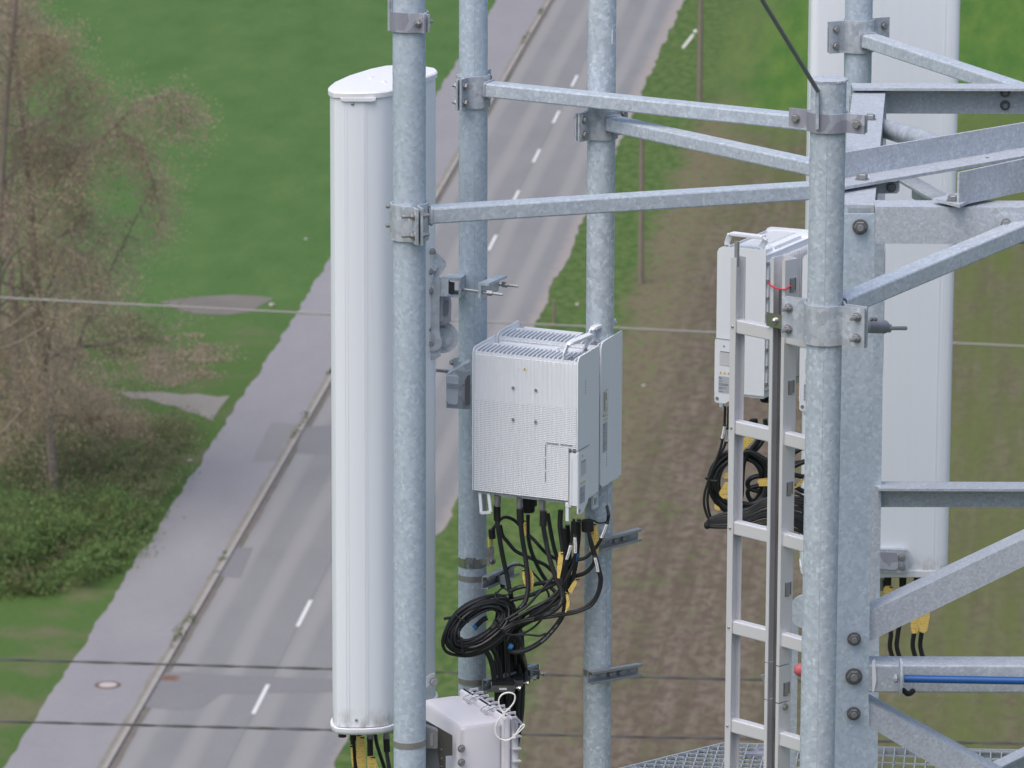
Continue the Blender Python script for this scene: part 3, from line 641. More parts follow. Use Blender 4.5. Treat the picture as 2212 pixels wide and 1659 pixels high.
# single row clamps
t = thing('pole_clamp', 'dark heat dulled clamp round the top of the thickest pole, one bolt on each side', 'clamp', Vec((P5.x, P5.y, zat(1779, 282, Y5))), 'single row pole clamps')
clamp(t, P5, RP[5], (.84, -.45, 0), zat(1779, 281, Y5), zat(1779, 240, Y5), .115, 1, M['clampdark'], M['clamp'], flip=-1, Lw2=.115, bmat=M['bolt'], br=.0105)
t = thing('pole_clamp', 'dark single row clamp at the top edge on the pole before the left antenna', 'clamp', Vec((P1.x, P1.y, zat(884, 65, Y1))), 'single row pole clamps')
clamp(t, P1, RP[1], (.62, -.72, 0), zat(884, 64, Y1), zat(884, 22, Y1), .08, 1, M['clampdark'], M['clamp'], flip=-1, bs=(1,), stud=.006)
q = MB(); a = VY(843, 10, Y1+.02); q.box(a, (.012, .05, .13)); q.box(a+Vec((-.004, -.015, 0)), (.006, .03, .14)); q.build('side_plate', M['clamp'], t)
# lightning rod with its stub
t = thing('lightning_rod', 'thin grey rod leaning away to the upper left from the thickest pole', 'rod', VY(1762, 192, Y5-.05))
q = MB(); a = VY(1767, 197, Y5-.055); b = VY(1644, -4, Y5-.5); q.tube([a, b, b+(b-a)*.8], .0062, 10); q.build('rod', plain('rod_dull', (.20, .22, .23), .5, .3, .1, 30), t)
q = MB(); c0 = VY(1765, 194, Y5-.05); c1 = VY(1765, 278, Y5-.05); q.sweep([(-.004, -.012), (.004, -.012), (.004, .016), (-.004, .016)], c0, c1, Vec((0, 1, 0))); q.build('stub_plate', M['clamp'], t)
# ------------------------------------------------------------------ lattice tower head
T = thing('lattice_tower', 'galvanised steel lattice tower head with leg, ring beams and diagonal braces at the right', 'tower', VY(1850, 1659, 15.6)*1)
T.location.z = 0
Bm = M['beam']
YN, YF = 15.6, 17.5
nlt = VY(1890, 452, YN); nlb = VY(1874.5, 1659, YN+.0)           # right edge of the near left leg
Lw_ = .125
dirL = (nlb-nlt).normalized(); top = Vec((nlt.x, YN, zr-.004)); bot = top+dirL*(top.z/-dirL.z)
q = MB(); q.sweep([(0, 0), (0, -.010), (Lw_-.01, -.010), (Lw_-.01, -Lw_), (Lw_, -Lw_), (Lw_, 0)], top, bot, Vec((0, -1, 0))); legn = q.build('leg', M['galvd'], T)
W_ = 2.35
flr = VY(1914, 260, YF); flb = VY(1896, 1600, YF); dF = (flb-flr).normalized(); topF = Vec((flr.x, YF, zr-.004)); botF = topF+dF*(topF.z/-dF.z)
q = MB(); q.sweep([(0, 0), (-.12, 0), (-.12, -.01), (-.01, -.01), (-.01, -.12), (0, -.12)], botF, topF, Vec((0, -1, 0))); q.build('leg', M['galvd'], T)
for YY, tp in ((YN, top), (YF, topF)):
    a = Vec((tp.x+W_, YY, zr-.004)); q = MB(); q.sweep([(0, 0), (-.12, 0), (-.12, -.01), (-.01, -.01), (-.01, -.12), (0, -.12)], a*1, Vec((a.x+.5, YY, 0)), Vec((0, -1, 0))); q.build('leg', M['galv'], T)
def member(name, pts_px, mat, sec, up, parent=T):
    q = MB(); q.sweep(sec, pts_px[0], pts_px[1], up); return q.build(name, mat, parent)
def flangebeam(z, Y, x0, x1, top_w, web_h, t=.008, edge=True, nm='ring_beam', mat=Bm):
    # angle: horizontal flange on top reaching towards the viewer, web at its back
    q = MB(); q.sweep([(0, 0), (top_w, 0), (top_w, -t), (t, -t), (t, -web_h), (0, -web_h)], Vec((x0, Y+top_w/2, z)), Vec((x1, Y+top_w/2, z)), Z); return q.build(nm, mat, T)
# far top beam (B1)
zf = VY(1915, 190, YF-.04).z
fb = flangebeam(zf, YF, VY(1840, 180, YF).x, VY(1840, 180, YF).x+W_, .09, .098)
# near top beam (B3): top flange reaching back, web in front
zn = VY(1890, 447, YN).z
x0 = nlt.x+.001; q = MB(); q.sweep([(0, 0), (.10, 0), (.10, -.008), (.008, -.008), (.008, -.108), (0, -.108)], Vec((x0+W_-.1, YN-.001, zn)), Vec((x0, YN-.001, zn)), Z); q.build('ring_beam', Bm, T)
# left side beam: broad top plate running back from the near leg to the far leg
s0 = VY(1889, 437, 15.66); s1 = VY(1913, 180, 17.50); s0.z = s1.z = zr+.010
dd = (s1-s0).normalized(); q = MB(); q.sweep([(0, 0), (0, -.1), (-.010, -.1), (-.010, -.009), (-.105, -.009), (-.105, 0)], s0, s1, Z)
q.build('side_beam', M['beam'], T)
q = MB(); c = VY(1880, 256, 17.0); c.z = zr+.010; q.bolt(c, Z, .015, .014); q.build('bolt', M['bolt'], T)
# plan brace (B2)
def plan(px0, py0, px1, py1, z, L_, h, tt, nm='plan_brace', ext=0):
    a = VZ(px0, py0, z); b = VZ(px1, py1, z); d = (b-a).normalized(); b = b+d*ext; q = MB()
    x = d.cross(Z).normalized()     # towards the viewer side
    q.sweep([(0, 0), (L_, 0), (L_, tt), (tt, tt), (tt, h), (0, h)], a-x*L_, b-x*L_, Z); return q.build(nm, Bm, T), a, b, d
zb2 = zr+.021
pl, a, b, d = plan(1800, 414, 2212, 343, zb2, .105, .085, .009, ext=1.2)
q = MB(); c = VZ(1862, 388, zb2+.009); q.bolt(c, Z, .0165, .015); q.build('bolt', M['bolt'], T)
q = MB(); c = VZ(2133, 341, zb2+.009); q.cyl(c, c+Z*.001, .006, 10); q.build('hole', M['boltdk'], T)
# second brace, lower and nearer (B5), cut end at left
zb5 = zn+.010
c5 = VZ(2070, 449, zb5)
a5 = VY(2071, 447, 15.57); b5 = VY(2212, 418, 15.78); a5.z = b5.z = zb5; d5 = (b5-a5).normalized(); x5 = d5.cross(Z).normalized()
q = MB(); q.sweep([(0, 0), (-.0, .098), (-.008, .098), (-.008, .008), (-.10, .008), (-.10, 0)], a5, b5+d5*1.0, Z); q.build('plan_brace', Bm, T)
q = MB(); e = VZ(2070, 447, zb5); q.prism([VZ(2022, 436, zb5), VZ(2073, 449, zb5), VZ(2092, 440, zb5), VZ(2046, 426, zb5)], Z*.009); q.build('brace_foot', Bm, T)
q = MB(); q.bolt(VZ(2058, 434, zb5+.009), Z, .015, .014); q.build('bolt', M['bolt'], T)
# brace disappearing behind, seen from below edge
q = MB(); q.sweep([(0, 0), (.07, 0), (.07, -.008), (.008, -.008), (.008, -.07), (0, -.07)], VY(1975, 380, 16.9), VY(2110, 455, 15.9), Z); q.build('inner_brace', Bm, T)
q = MB(); q.tube([VY(1900, 275, 17.2), VY(2010, 308, 16.6), VY(2060, 330, 16.3)], .030, 14); q.build('inner_tube', M['clamp'], T)
# gusset under B2 with bolt
q = MB(); q.prism([VY(x, y, 16.0) for x, y in ((1888, 398), (1943, 392), (1943, 412), (1938, 418), (1888, 418))], Vec((0, .008, 0))); q.build('gusset_plate', Bm, T)
q = MB(); q.bolt(VY(1925, 404, 15.998), Vec((0, -1, 0)), .012, .009); q.build('bolt', M['boltdk'], T)
# small plate with bolt on B3 (end of the broad arm)
q = MB(); q.prism([VY(x, y, YN-.010) for x, y in ((2152, 470), (2158, 463), (2300, 463), (2300, 495), (2152, 495))], Vec((0, .008, 0))); q.build('gusset_plate', Bm, T)
for x, y, YY, rr, mt, stud in ((1858, 490, YN-.011, .0185, 'boltdk', .004), (2173, 483, YN-.011, .0125, 'bolt', 0), (2171, 199, YF+.037, .0135, 'boltdk', .004), (2171, 227, YF+.037, .0135, 'boltdk', .004),
                          (1845, 1380, YN-.011, .0165, 'boltdk', .005), (1844.5, 1461, YN-.011, .0205, 'boltdk', .006), (1844, 1541, YN-.011, .0165, 'boltdk', .005)):
    c = VY(x, y, YY); q = MB(); q.bolt(c, Vec((0, -1, 0)), rr, .011); q.m = 1; q.cyl(c+Vec((0, -.014, 0)), c+Vec((0, -.020, 0)), rr*.55, 12, bev=.002); q.build('bolt', [M[mt], M['bolt']], T)
# lower ring: far beam (B6) and near box beam (B7)
z6b = VY(1900, 1056, YF-.05).z; xl = VY(1889, 1056, YF).x
flangebeam(z6b, YF, xl, xl+W_, .095, .085)
q = MB(); q.prism([VY(x, y, YF-.5) for x, y in ((1884, 1050), (1897, 1052), (1898, 1075), (1889, 1400), (1878, 1400))], Vec((0, .006, 0))); q.build('gusset_plate', Bm, T)
xn = VY(1876, 1420, YN).x; zt7 = VY(1890, 1437, YN).z; zb7 = VY(1890, 1497, YN).z
q = MB(); q.sweep(rrect(.10, zt7-zb7, .006), Vec((xn, YN+.052, (zt7+zb7)/2)), Vec((xn+W_, YN+.052, (zt7+zb7)/2)), Z); q.build('ring_beam', Bm, T, smooth=False)
q = MB(); q.prism([VY(x, y, YN-.004) for x, y in ((1884, 1428), (1890, 1424), (1893, 1470), (1888, 1495), (1884, 1494))], Vec((0, .002, 0))); q.build('zinc_run', plain('zinc_run', (.72, .73, .76), .5, .1), T)
# diagonals on the near face
def diag(pts, Y, w_, nm='diagonal_brace', lip=.03):
    # pts: lower edge start, upper edge start, upper edge end, lower edge end (pixels); lip folds back and catches the light
    A = [VY(x, y, Y) for x, y in pts]; q = MB(); q.prism(A, Vec((0, .007, 0)))
    u0, u1 = A[1]+Vec((0, .0075, 0)), A[2]+Vec((0, .0075, 0)); q.prism([u0, u1, u1+Vec((0, .09, 0)), u0+Vec((0, .09, 0))], Vec((0, 0, -.007))); return q.build(nm, Bm, T)
diag([(1878, 1386), (1878, 1322), (2260, 1142), (2260, 1200)], YN+.012, .08)
diag([(1878, 1570), (1878, 1517), (2260, 1728), (2260, 1800)], YN+.012, .08)
q = MB(); a = VY(2090, 1672, 16.9); b = VY(2260, 1590, 17.3); q.sweep([(0, 0), (.05, 0), (.05, -.006), (.006, -.006), (.006, -.08), (0, -.08)], a, b, Z); q.build('diagonal_brace', Bm, T)
# ------------------------------------------------------------------ blue tube hung on the near beam
t = thing('blue_tube', 'glossy blue tube held by a rounded steel plate along the lower beam', 'tube', VY(1945, 1490, YN-.07))
yb = YN-.055; q = MB(); q.cyl(VY(1953, 1466, yb), VY(2400, 1474, yb), .0115, 20); q.build('tube', M['blue'], t)
q = MB(); c = VY(1943, 1463, yb); pl_ = []
for i in range(24):
    a = 2*math.pi*i/24; pl_.append(c+Vec((0, math.cos(a)*.032, math.copysign(min(1, abs(math.sin(a))*1.15), math.sin(a))*.054)))
q.prism(pl_, Vec((.007, 0, 0))); q.build('end_plate', M['arm'], t)
q = MB(); q.ball(VY(1935, 1466, yb), .013, 10, (.7, 1, 1.1)); q.build('nut', M['clamp'], t)
q = MB(); q.tube(spline([VY(1950, 1490, yb+.02), VY(1962, 1499, yb+.03), VY(1973, 1492, yb+.05)], 5), .008, 8); q.build('hook', M['rubber'], t)
# ------------------------------------------------------------------ grating platform
zg = VY(1600, 1606, 17.9).z
def grating(name, lab, poly, d1, s1, s2, seed, wave=False):
    # clip two families of bars to a convex polygon
    P = [VZ(x, y, zg) for x, y in poly]; c0 = sum(P, Vec((0, 0, 0)))/len(P); t = thing(name, lab, 'grating', Vec((c0.x, c0.y, zg-.05)), 'open steel gratings of the platform')
    d1 = Vec(d1).normalized(); d2 = Vec((-d1.y, d1.x, 0)); 
    def clipline(o, d):
        t0, t1 = -9, 9
        n = len(P); area = sum((P[i].x*P[(i+1) % n].y-P[(i+1) % n].x*P[i].y) for i in range(n)); sg = 1 if area > 0 else -1
        for i in range(n):
            e = P[(i+1) % n]-P[i]; nn = Vec((-e.y, e.x, 0))*sg; den = nn.dot(d); num = nn.dot(P[i]-o)
            if abs(den) < 1e-9:
                if num > 0: return None
                continue
            k = num/den
            if den > 0: t0 = max(t0, k)
            else: t1 = min(t1, k)
        return (o+d*t0, o+d*t1) if t1-t0 > .01 else None
    q = MB(); q2 = MB()
    for i in range(-160, 160):
        s = clipline(c0+d2*(i*s1), d1)
        if s: q.bar(s[0]-Z*.015, s[1]-Z*.015, .004, .03)
        if i*s2 > 8 or i*s2 < -8: continue
        s = clipline(c0+d1*(i*s2), d2)
        if s:
            if wave:
                L_ = (s[1]-s[0]).length; n = max(2, int(L_/.012)); pts = [s[0].lerp(s[1], j/n)+d1*(.004 if (j//1) % 2 else -.004)-Z*.004 for j in range(n+1)]
                for j in range(n): q2.bar(pts[j], pts[j+1], .005, .008)
            else: q2.bar(s[0]-Z*.003, s[1]-Z*.003, .006, .006)
    q.build('bearing_bars', M['grate'], t); q2.build('cross_bars', M['grate'], t)
    q = MB(); n = len(P)
    for i in range(n): q.bar(P[i]-Z*.014, P[(i+1) % n]-Z*.014, .006, .034)
    q.build('frame', M['grate'], t)
grating('platform_grating', 'serrated steel grating panel at the foot of the ladder', [(1180, 1700), (1562, 1606), (1712, 1610), (1712, 1720), (1180, 1720)], (.13, 1, 0), .032, .046, 1, True)
grating('platform_grating', 'square mesh grating panel right of the tower leg', [(1716, 1611), (2420, 1626), (2420, 1720), (1716, 1720)], (.10, 1, 0), .036, .085, 2)
q = MB(); c = VZ(1640, 1630, zg); q.box(c, (.09, .03, .012)); q.box(c+Vec((.045, .06, .0)), (.09, .03, .012)); q.box(c+Vec((.02, .03, -.004)), (.07, .1, .012))
tag(q.build('grating_clip', M['clampdark']), 'dark saddle clip fixed on the serrated grating', 'clip')
# ------------------------------------------------------------------ ladder
YL = 15.3; uL = Vec((.67, -.742, 0)); nL = Vec((-.742, -.67, 0))
t = thing('ladder', 'aluminium ladder with central fall arrest rail and stub rungs on both sides', 'ladder', VY(1640, 1659, YL)); 
lz0 = HC-7.0
A0 = VY(1578, 620, YL); Az = VY(1594, 556, YL).z
# left stile: channel open to the inside
st = Vec((A0.x, A0.y, 0)); up_ = uL
def vsec(q, base, z0, z1, sec):  # sec in (u,n) coordinates
    pts = [base+uL*a+nL*b for a, b in sec]; q.prism([Vec((p.x, p.y, z0)) for p in pts], Vec((0, 0, z1-z0)))
q = MB(); w1, dp, tk = .022, .038, .0035
vsec(q, st, lz0, Az, [(0, 0), (w1, 0), (w1, -tk), (tk, -tk), (tk, -dp+tk), (w1, -dp+tk), (w1, -dp), (0, -dp)]); q.build('stile', M['alu'], t)
q = MB(); vsec(q, st+uL*.010, VY(1590, 560, YL).z-.02, VY(1590, 521, YL).z, [(0, -.004), (.012, -.004), (.012, -.012), (0, -.012)]); q.build('stile_pin', M['alud'], t)
# central rail
C0 = VY(1664, 640, YL-.105); zc1 = VY(1664, 556, YL-.105).z
cw, cdp = .058, .050; lip = .012
cb = Vec((C0.x, C0.y, 0)); zs1 = VY(1680, 1434, YL-.12).z; zs2 = VY(1680, 1514, YL-.12).z
zz = [lz0, zs2-.002, zs2+.002, zs1-.002, zs1+.002, zc1]
for i in (0, 2, 4):
    q = MB(); vsec(q, cb, zz[i], zz[i+1], [(0, 0), (lip, 0), (lip, -.004), (.004, -.004), (.004, -cdp+.004), (cw-.004, -cdp+.004), (cw-.004, -.004), (cw-lip, -.004), (cw-lip, 0), (cw, 0), (cw, -cdp), (0, -cdp)]); q.build('centre_rail', M['alu'], t)
q = MB(); vsec(q, cb, lz0, zc1-.09, [(.0135, -.020), (cw-.0135, -.020), (cw-.0135, -.024), (.0135, -.024)]); q.build('shaded_arrest_track', M['boltdk'], t)  # dark insert; its colour also stands in for shade inside the rail
r0 = VY(1590, 695, YL).z; sp = (VY(1590, 700, YL).z-VY(1588, 1562, YL).z)/4
for i in range(-0, 8):
    z = r0-sp*i-.012
    # left stub rung
    a = st+uL*.004-nL*.018; b = cb+uL*.0-nL*.018; q = MB(); q.sweep(rrect(.028, .040, .004), Vec((a.x, a.y, z)), Vec((b.x, b.y, z)), Z); q.build('rung', M['alu'], t, smooth=False)
    q = MB(); q.ball(Vec((st.x, st.y, z))+uL*.011+nL*.0005, .0048, 10, (1, 1, 1)); q.build('rivet', M['bolt'], t)
    a = cb+uL*(cw)-nL*.022; b = cb+uL*(cw+.16)-nL*.022; q = MB(); q.sweep(rrect(.028, .040, .004), Vec((a.x, a.y, z+.0)), Vec((b.x, b.y, z)), Z); q.build('rung', M['alu'], t, smooth=False)
    # square pocket in the side of the rail
    for zq in (z+sp*.5,):
        c = cb+uL*(cw+.001)-nL*.030; c = Vec((c.x, c.y, zq+.0)); q = MB()
        fr_ = [(-.011, -.020), (.011, -.020), (.011, .020), (-.011, .020)]
        for j in range(4):
            p, p2 = fr_[j], fr_[(j+1) % 4]; q.tube([c+nL*p[0]+Z*p[1], c+nL*p2[0]+Z*p2[1]], .0016, 5)
        q.m = 1; q.prism([c+nL*(x*.72)+Z*(y*.8)-uL*.0 for x, y in fr_], uL*.0012); q.build('rail_pocket', [M['inox'], M['alud']], t)
    q = MB(); c = cb+uL*.030-nL*.028; q.box(Vec((c.x, c.y, z+.02)), (.02, .016, .075), (uL, nL, Z)); q.build('arrest_notch', M['alud'], t)
ls = cb+uL*(cw+.155); q = MB(); vsec(q, ls, lz0, zc1, [(0, 0), (w1, 0), (w1, -dp), (0, -dp)]); q.build('stile', M['alu'], t)
q = MB(); c = VY(1676, 695, YL-.14); c = Vec((cb.x, cb.y, c.z))+uL*.026+nL*.004; q.box(c, (.070, .003, .040), (uL, nL, Z)); cl = q.build('steel_clip', M['inox'], t)
q = MB(); q.ball(c+nL*.003, .0105, 14, (1, 1, 1)); q.build('dome_bolt', M['inox'], cl)
q = MB(); c = Vec((cb.x, cb.y, VY(1680, 1498, YL).z))+uL*(cw+.002)-nL*.024; q.bolt(c, uL, .008, .004); q.build('bolt', M['inox'], t)
q = MB(); c = VY(1650, 1470, YL-.09); q.prism([c+Z*.012-uL*.012, c+Z*.018+uL*.006, c-Z*.028+uL*.006], Vec((0, .01, 0))); q.build('splice_catch', M['bolt'], t)
c = cb+uL*.03; zt_ = VY(1676, 619, YL-.13).z
q = MB(); pts = [cb-uL*.002-nL*.02, cb-uL*.003+nL*.003, cb+uL*.028+nL*.007, cb+uL*(cw+.003)+nL*.003, cb+uL*(cw+.004)-nL*.02]; zoff = [.006, .003, -.004, -.003, .004]
q.tube(spline([Vec((p.x, p.y, zt_+zo)) for p, zo in zip(pts, zoff)], 6), .0022, 8); tag(q.build('cable_tie', M['red']), 'red cable tie looped round the central ladder rail', 'cable tie')
# bits peeping out between ladder and thick pole
q = MB(); c = VY(1729, 1447, 15.75); q.ball(c, .02, 14); tag(q.build('cap_knob', M['pinkred']), 'faded red knob half hidden behind the thickest pole', 'knob')
q = MB(); c = VY(1740, 1322, 15.9); q.cyl(c, c+Vec((.004, .012, 0)), .052, 30); tag(q.build('steel_disc', M['arm']), 'pale steel disc half hidden between ladder and thickest pole', 'disc')
q = MB(); c = VY(1714, 1480, 16.0); q.box(Vec((c.x, c.y, (VY(1714, 1332, 16).z+lz0)/2)), (.022, .03, VY(1714, 1332, 16).z-lz0)); tag(q.build('upright_bar', M['arm']), 'narrow pale upright bar right behind the central ladder rail', 'bar')
# ------------------------------------------------------------------ left panel antenna
def inset(P, k):
    n = len(P); c = sum(P, Vec((0, 0, 0)))/n; out = []
    for i in range(n):
        a, b, d = P[i-1], P[i], P[(i+1) % n]; e1 = (b-a).normalized(); e2 = (d-b).normalized(); nn = Vec((e1.y+e2.y, -e1.x-e2.x, 0)).normalized()
        if nn.dot(c-b) < 0: nn = -nn
        out.append(b+nn*k)
    return out
def loft(q, levels):
    n = len(levels[0]); vs = [p for l in levels for p in l]; fs = []
    for j in range(len(levels)-1):
        for i in range(n): fs.append((j*n+i, j*n+(i+1) % n, (j+1)*n+(i+1) % n, (j+1)*n+i))
    fs += [tuple(range(n)), tuple(range((len(levels)-1)*n, len(levels)*n))[::-1]]; q.add(vs, fs)
zat1 = VY(714, 192, 16.35).z
oc = [z1(*p) for p in ((190, 601), (196, 588), (230, 560), (330, 515), (480, 468), (580, 448), (680, 441), (780, 444), (870, 455), (918, 464), (934, 476), (936, 489), (920, 502), (862, 522), (760, 566), (680, 600), (600, 620), (540, 628), (430, 632), (300, 632), (225, 627), (198, 615))]
O = [VZ(x, y, zat1) for x, y in oc]
bz = VY(722, 1566, 16.35).z
t = thing('panel_antenna', 'tall white panel antenna with domed top cap left of the poles', 'antenna', Vec((O[0].x+.1, 16.35, bz)), 'white panel antennas')
at = lambda P, z: [Vec((p.x, p.y, z)) for p in P]
I1 = inset(O, .006)
q = MB(); loft(q, [at(I1, bz+.01), at(I1, zat1-.012)]); rd = q.build('radome', M['whited'], t)
q = MB(); loft(q, [at(inset(O, .0005), zat1-.017), at(O, zat1-.006), at(O, zat1-.003), at(inset(O, .004), zat1+.001), at(inset(O, .012), zat1+.002)]); tc = q.build('top_cap', M['cap'], t)
q = MB(); f0 = lambda px: VZ(px, 211, zat1-.012)
a = VY(735, 212, O[19].y-.0015); b = VY(812, 212, O[19].y-.0015); q.prism([Vec((a.x, a.y, zat1-.016)), Vec((b.x, b.y, zat1-.016)), Vec((b.x-.002, b.y, zat1-.023)), Vec((b.x-.012, b.y, zat1-.026)), Vec((a.x+.012, a.y, zat1-.026)), Vec((a.x+.002, a.y, zat1-.023))], Vec((0, .009, 0))); q.build('cap_tab', M['cap'], t)
for zx, zy in ((492, 524), (566, 553), (482, 533), (575, 560)):
    q = MB(); c = VZ(*z1(zx, zy), zat1+.002); q.cyl(c-Z*.002, c+Z*.0015, .010, 16, .009); q.cyl(c+Z*.0015, c+Z*.004, .004, 12); q.build('cap_boss', M['cap'], t)
for px in (742, 748, 784, 789):
    p = VZ(px, 210, zat1); q = MB(); q.bar(Vec((p.x, O[19].y+.0055, bz+.03)), Vec((p.x, O[19].y+.0058, zat1-.02)), .0010, .0008, Vec((0, 1, 0))); q.build('radome_rib', M['white'], t)
for (px, py) in (z1(357, 707), z7(497, 841)):
    q = MB(); c = VY(px, py, O[19].y+.004); q.ball(c, .0048, 12, (1, .6, 1)); q.build('screw', M['bolt'], t)
q = MB(); W1 = inset(O, -.0015)
loft(q, [at(inset(O, .006), bz-.014), at(inset(O, .001), bz-.010), at(W1, bz-.003), at(W1, bz+.006), at(inset(O, .002), bz+.007)]); q.build('bottom_cap', M['cap'], t)
q = MB(); c = VY(*z7(375, 955), 16.42); q.cyl(c+Z*.012, c-Z*.012, .013, 16); q.build('vent_plug', M['rubber'], t)
q = MB(); c = VY(*z7(375, 938), 16.42); q.cyl(c+Z*.008, c-Z*.004, .008, 12); q.build('port', M['bolt'], t)
for zx in (620, 765):
    c = VY(*z7(zx, 985), 16.45); q = MB(); q.cyl(c+Z*.022, c, .0095, 16); q.cyl(c, c-Z*.014, .0105, 6); q.build('connector', M['bolt'], t)
# tilt bracket between antenna and pole (part of the antenna)
def plate(nm, pts, Y, d, mat, zf=z9, par=None, Y2=None):
    q = MB(); q.prism([VY(*zf(*p), Y) for p in pts], Vec((0, d, 0))); return q.build(nm, mat, par)
TB = thing('tilt_bracket', 'folding grey tilt bracket joining the left antenna to the pole behind', 'bracket', VY(*z9(200, 1080), 16.7))
S = M['clamp']
plate('upper_link', [(90, 130), (205, 135), (262, 195), (292, 240), (288, 275), (240, 335), (150, 470), (115, 470), (115, 420), (190, 330), (200, 290), (150, 215), (90, 180)], 16.62, .006, M['arm'], par=TB)
plate('upper_link', [(90, 120), (195, 120), (292, 215), (296, 250), (270, 300), (180, 400), (150, 400), (245, 262), (235, 220), (170, 150), (90, 150)], 16.70, .006, M['clampdark'], par=TB)
q = MB(); q.cyl(VY(*z9(190, 272), 16.61), VY(*z9(265, 238), 16.72), .0095, 20); q.build('pivot_tube', M['arm'], TB)
plate('link_tab', [(100, 60), (150, 45), (180, 55), (188, 120), (150, 125), (100, 115)], 16.74, .006, S, par=TB)
plate('side_plate', [(125, 470), (190, 375), (215, 350), (245, 358), (248, 515), (236, 520), (238, 800), (250, 900), (248, 1045), (200, 1085), (60, 1085), (60, 760), (128, 600)], 16.60, .006, S, par=TB)
plate('angle_cheek', [(215, 352), (300, 352), (318, 372), (318, 500), (300, 522), (240, 518), (240, 400)], 16.606, .006, M['arm'], par=TB)
plate('channel_body', [(238, 520), (330, 525), (344, 600), (340, 745), (250, 782), (238, 780)], 16.63, .045, M['clampdark'], par=TB)  # darker material stands in for shading contrast between the flat plates
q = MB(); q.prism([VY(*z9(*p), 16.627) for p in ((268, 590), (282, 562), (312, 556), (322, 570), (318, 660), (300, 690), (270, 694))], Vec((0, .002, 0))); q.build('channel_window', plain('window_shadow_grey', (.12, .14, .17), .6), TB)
# scale disc
q = MB(); c = VY(*z9(265, 885), 16.66); q.cyl(c, c+Vec((0, .004, 0)), .050, 40); q.m = 1; q.cyl(c+Vec((0, -.001, 0)), c, .038, 36); q.m = 0; q.cyl(c+Vec((0, -.002, 0)), c+Vec((0, -.001, 0)), .030, 36); q.build('scale_disc', [M['arm'], M['clampdark']], TB)
q = MB(); c = VY(*z9(180, 930), 16.595)
q.cyl(c, c+Vec((0, .004, 0)), .028, 30); q.build('pivot_disc', S, TB)
for zx, zy, rr in ((152, 300, .0095), (152, 470, .0095), (135, 812, .009), (162, 930, .010), (180, 122, .008)):
    q = MB(); q.bolt(VY(*z9(zx, zy), 16.60), Vec((-.2, -1, 0)), rr, .007); q.build('bolt', M['bolt'], TB)
# square tube against the pole, with threaded rods and saddle
q = MB(); a = VY(*z9(345, 445), 16.78); b = VY(*z9(395, 405), 17.0); 
q.sweep([(-.028, -.030), (.028, -.030), (.028, .030), (-.028, .030), (-.028, .022), (.022, .022), (.022, -.022), (-.022, -.022), (-.022, .022), (-.028, .022)], a, b, Z); q.build('square_tube', S, TB)
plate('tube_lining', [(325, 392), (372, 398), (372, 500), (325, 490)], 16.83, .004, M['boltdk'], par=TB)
for A_, B_, Ya, Yb in (((415, 458), (797, 505), 16.84, 16.80), ((640, 405), (935, 430), 17.10, 17.08)):
    q = MB(); q.cyl(VY(*z9(*A_), Ya), VY(*z9(*B_), Yb), .0047, 10); q.build('threaded_rod', M['inox'], TB)
for zx, zy, YY in ((668, 488, 16.81), (690, 490, 16.81), (803, 415, 17.08), (826, 418, 17.08)):
    q = MB(); c = VY(*z9(zx, zy), YY); q.cyl(c-Vec((.005, 0, 0)), c+Vec((.005, 0, 0)), .0095, 6); q.build('nut', M['bolt'], TB)
q = MB(); a = VY(*z9(618, 470), 16.80); b = VY(*z9(780, 400), 17.08); q.sweep([(-.014, -.026), (-.005, -.026), (-.005, .016), (.02, .016), (.02, .024), (-.014, .024)], a, b, Z)
q.build('saddle', M['arm'], TB)
# ------------------------------------------------------------------ big right antenna
YA = 18.95; a = VY(1749.5, 0, YA+.1); b = VY(2071, 0, YA+.1); cx = (a.x+b.x)/2; wd = (b.x-a.x)
def rp(w_, d_, r_, c, z, rot=0):
    out = []
    for x, y in rrect(w_, d_, r_, 8): out.append(Vec((c.x+x*math.cos(rot)-y*math.sin(rot), c.y+x*math.sin(rot)+y*math.cos(rot), z)))
    return out
zb2_ = VY(1960, 1240, YA).z; CA = Vec((cx, YA+.1, 0)); zt2 = zb2_+2.45
t2 = thing('panel_antenna', 'wide tall white panel antenna standing behind the tower head, its top out of view', 'antenna', Vec((cx, YA+.1, zb2_)), 'white panel antennas')
q = MB(); loft(q, [rp(wd, .20, .03, CA, zb2_+.01), rp(wd, .20, .03, CA, zt2)]); q.build('radome', M['whited'], t2)
q = MB(); loft(q, [rp(wd+.008, .21, .06, CA, zt2-.02), rp(wd+.008, .21, .06, CA, zt2+.02)]); q.build('top_cap', M['cap'], t2)
q = MB(); loft(q, [rp(wd-.02, .18, .05, CA, zb2_-.016), rp(wd+.004, .21, .06, CA, zb2_-.010), rp(wd+.006, .212, .06, CA, zb2_+.012)]); q.build('bottom_cap', M['cap'], t2)
for k_ in (.012, .020, .034): 
    q = MB(); x = cx+wd/2-k_-.02; q.bar(Vec((x, YA-.0002, zb2_+.02)), Vec((x, YA-.0002, zt2-.02)), .002, .003, Vec((0, 1, 0))); q.build('radome_rib', M['white'], t2)
q = MB(); q.prism([VY(x, y, YA-.03) for x, y in ((1880, 1186), (1956, 1188), (1962, 1192), (1962, 1233), (1956, 1238), (1880, 1234))], Vec((0, .03, 0))); q.build('mounting_plate', S, t2)
q = MB(); q.prism([VY(x, y, YA-.036) for x, y in ((1880, 1192), (1936, 1194), (1940, 1200), (1940, 1226), (1934, 1231), (1880, 1228))], Vec((0, .01, 0))); q.build('mounting_rib', M['clampdark'], t2)
for y in (1204, 1224):
    q = MB(); q.bolt(VY(1948, y, YA-.03), Vec((0, -1, 0)), .010, .008); q.build('bolt', M['bolt'], t2)
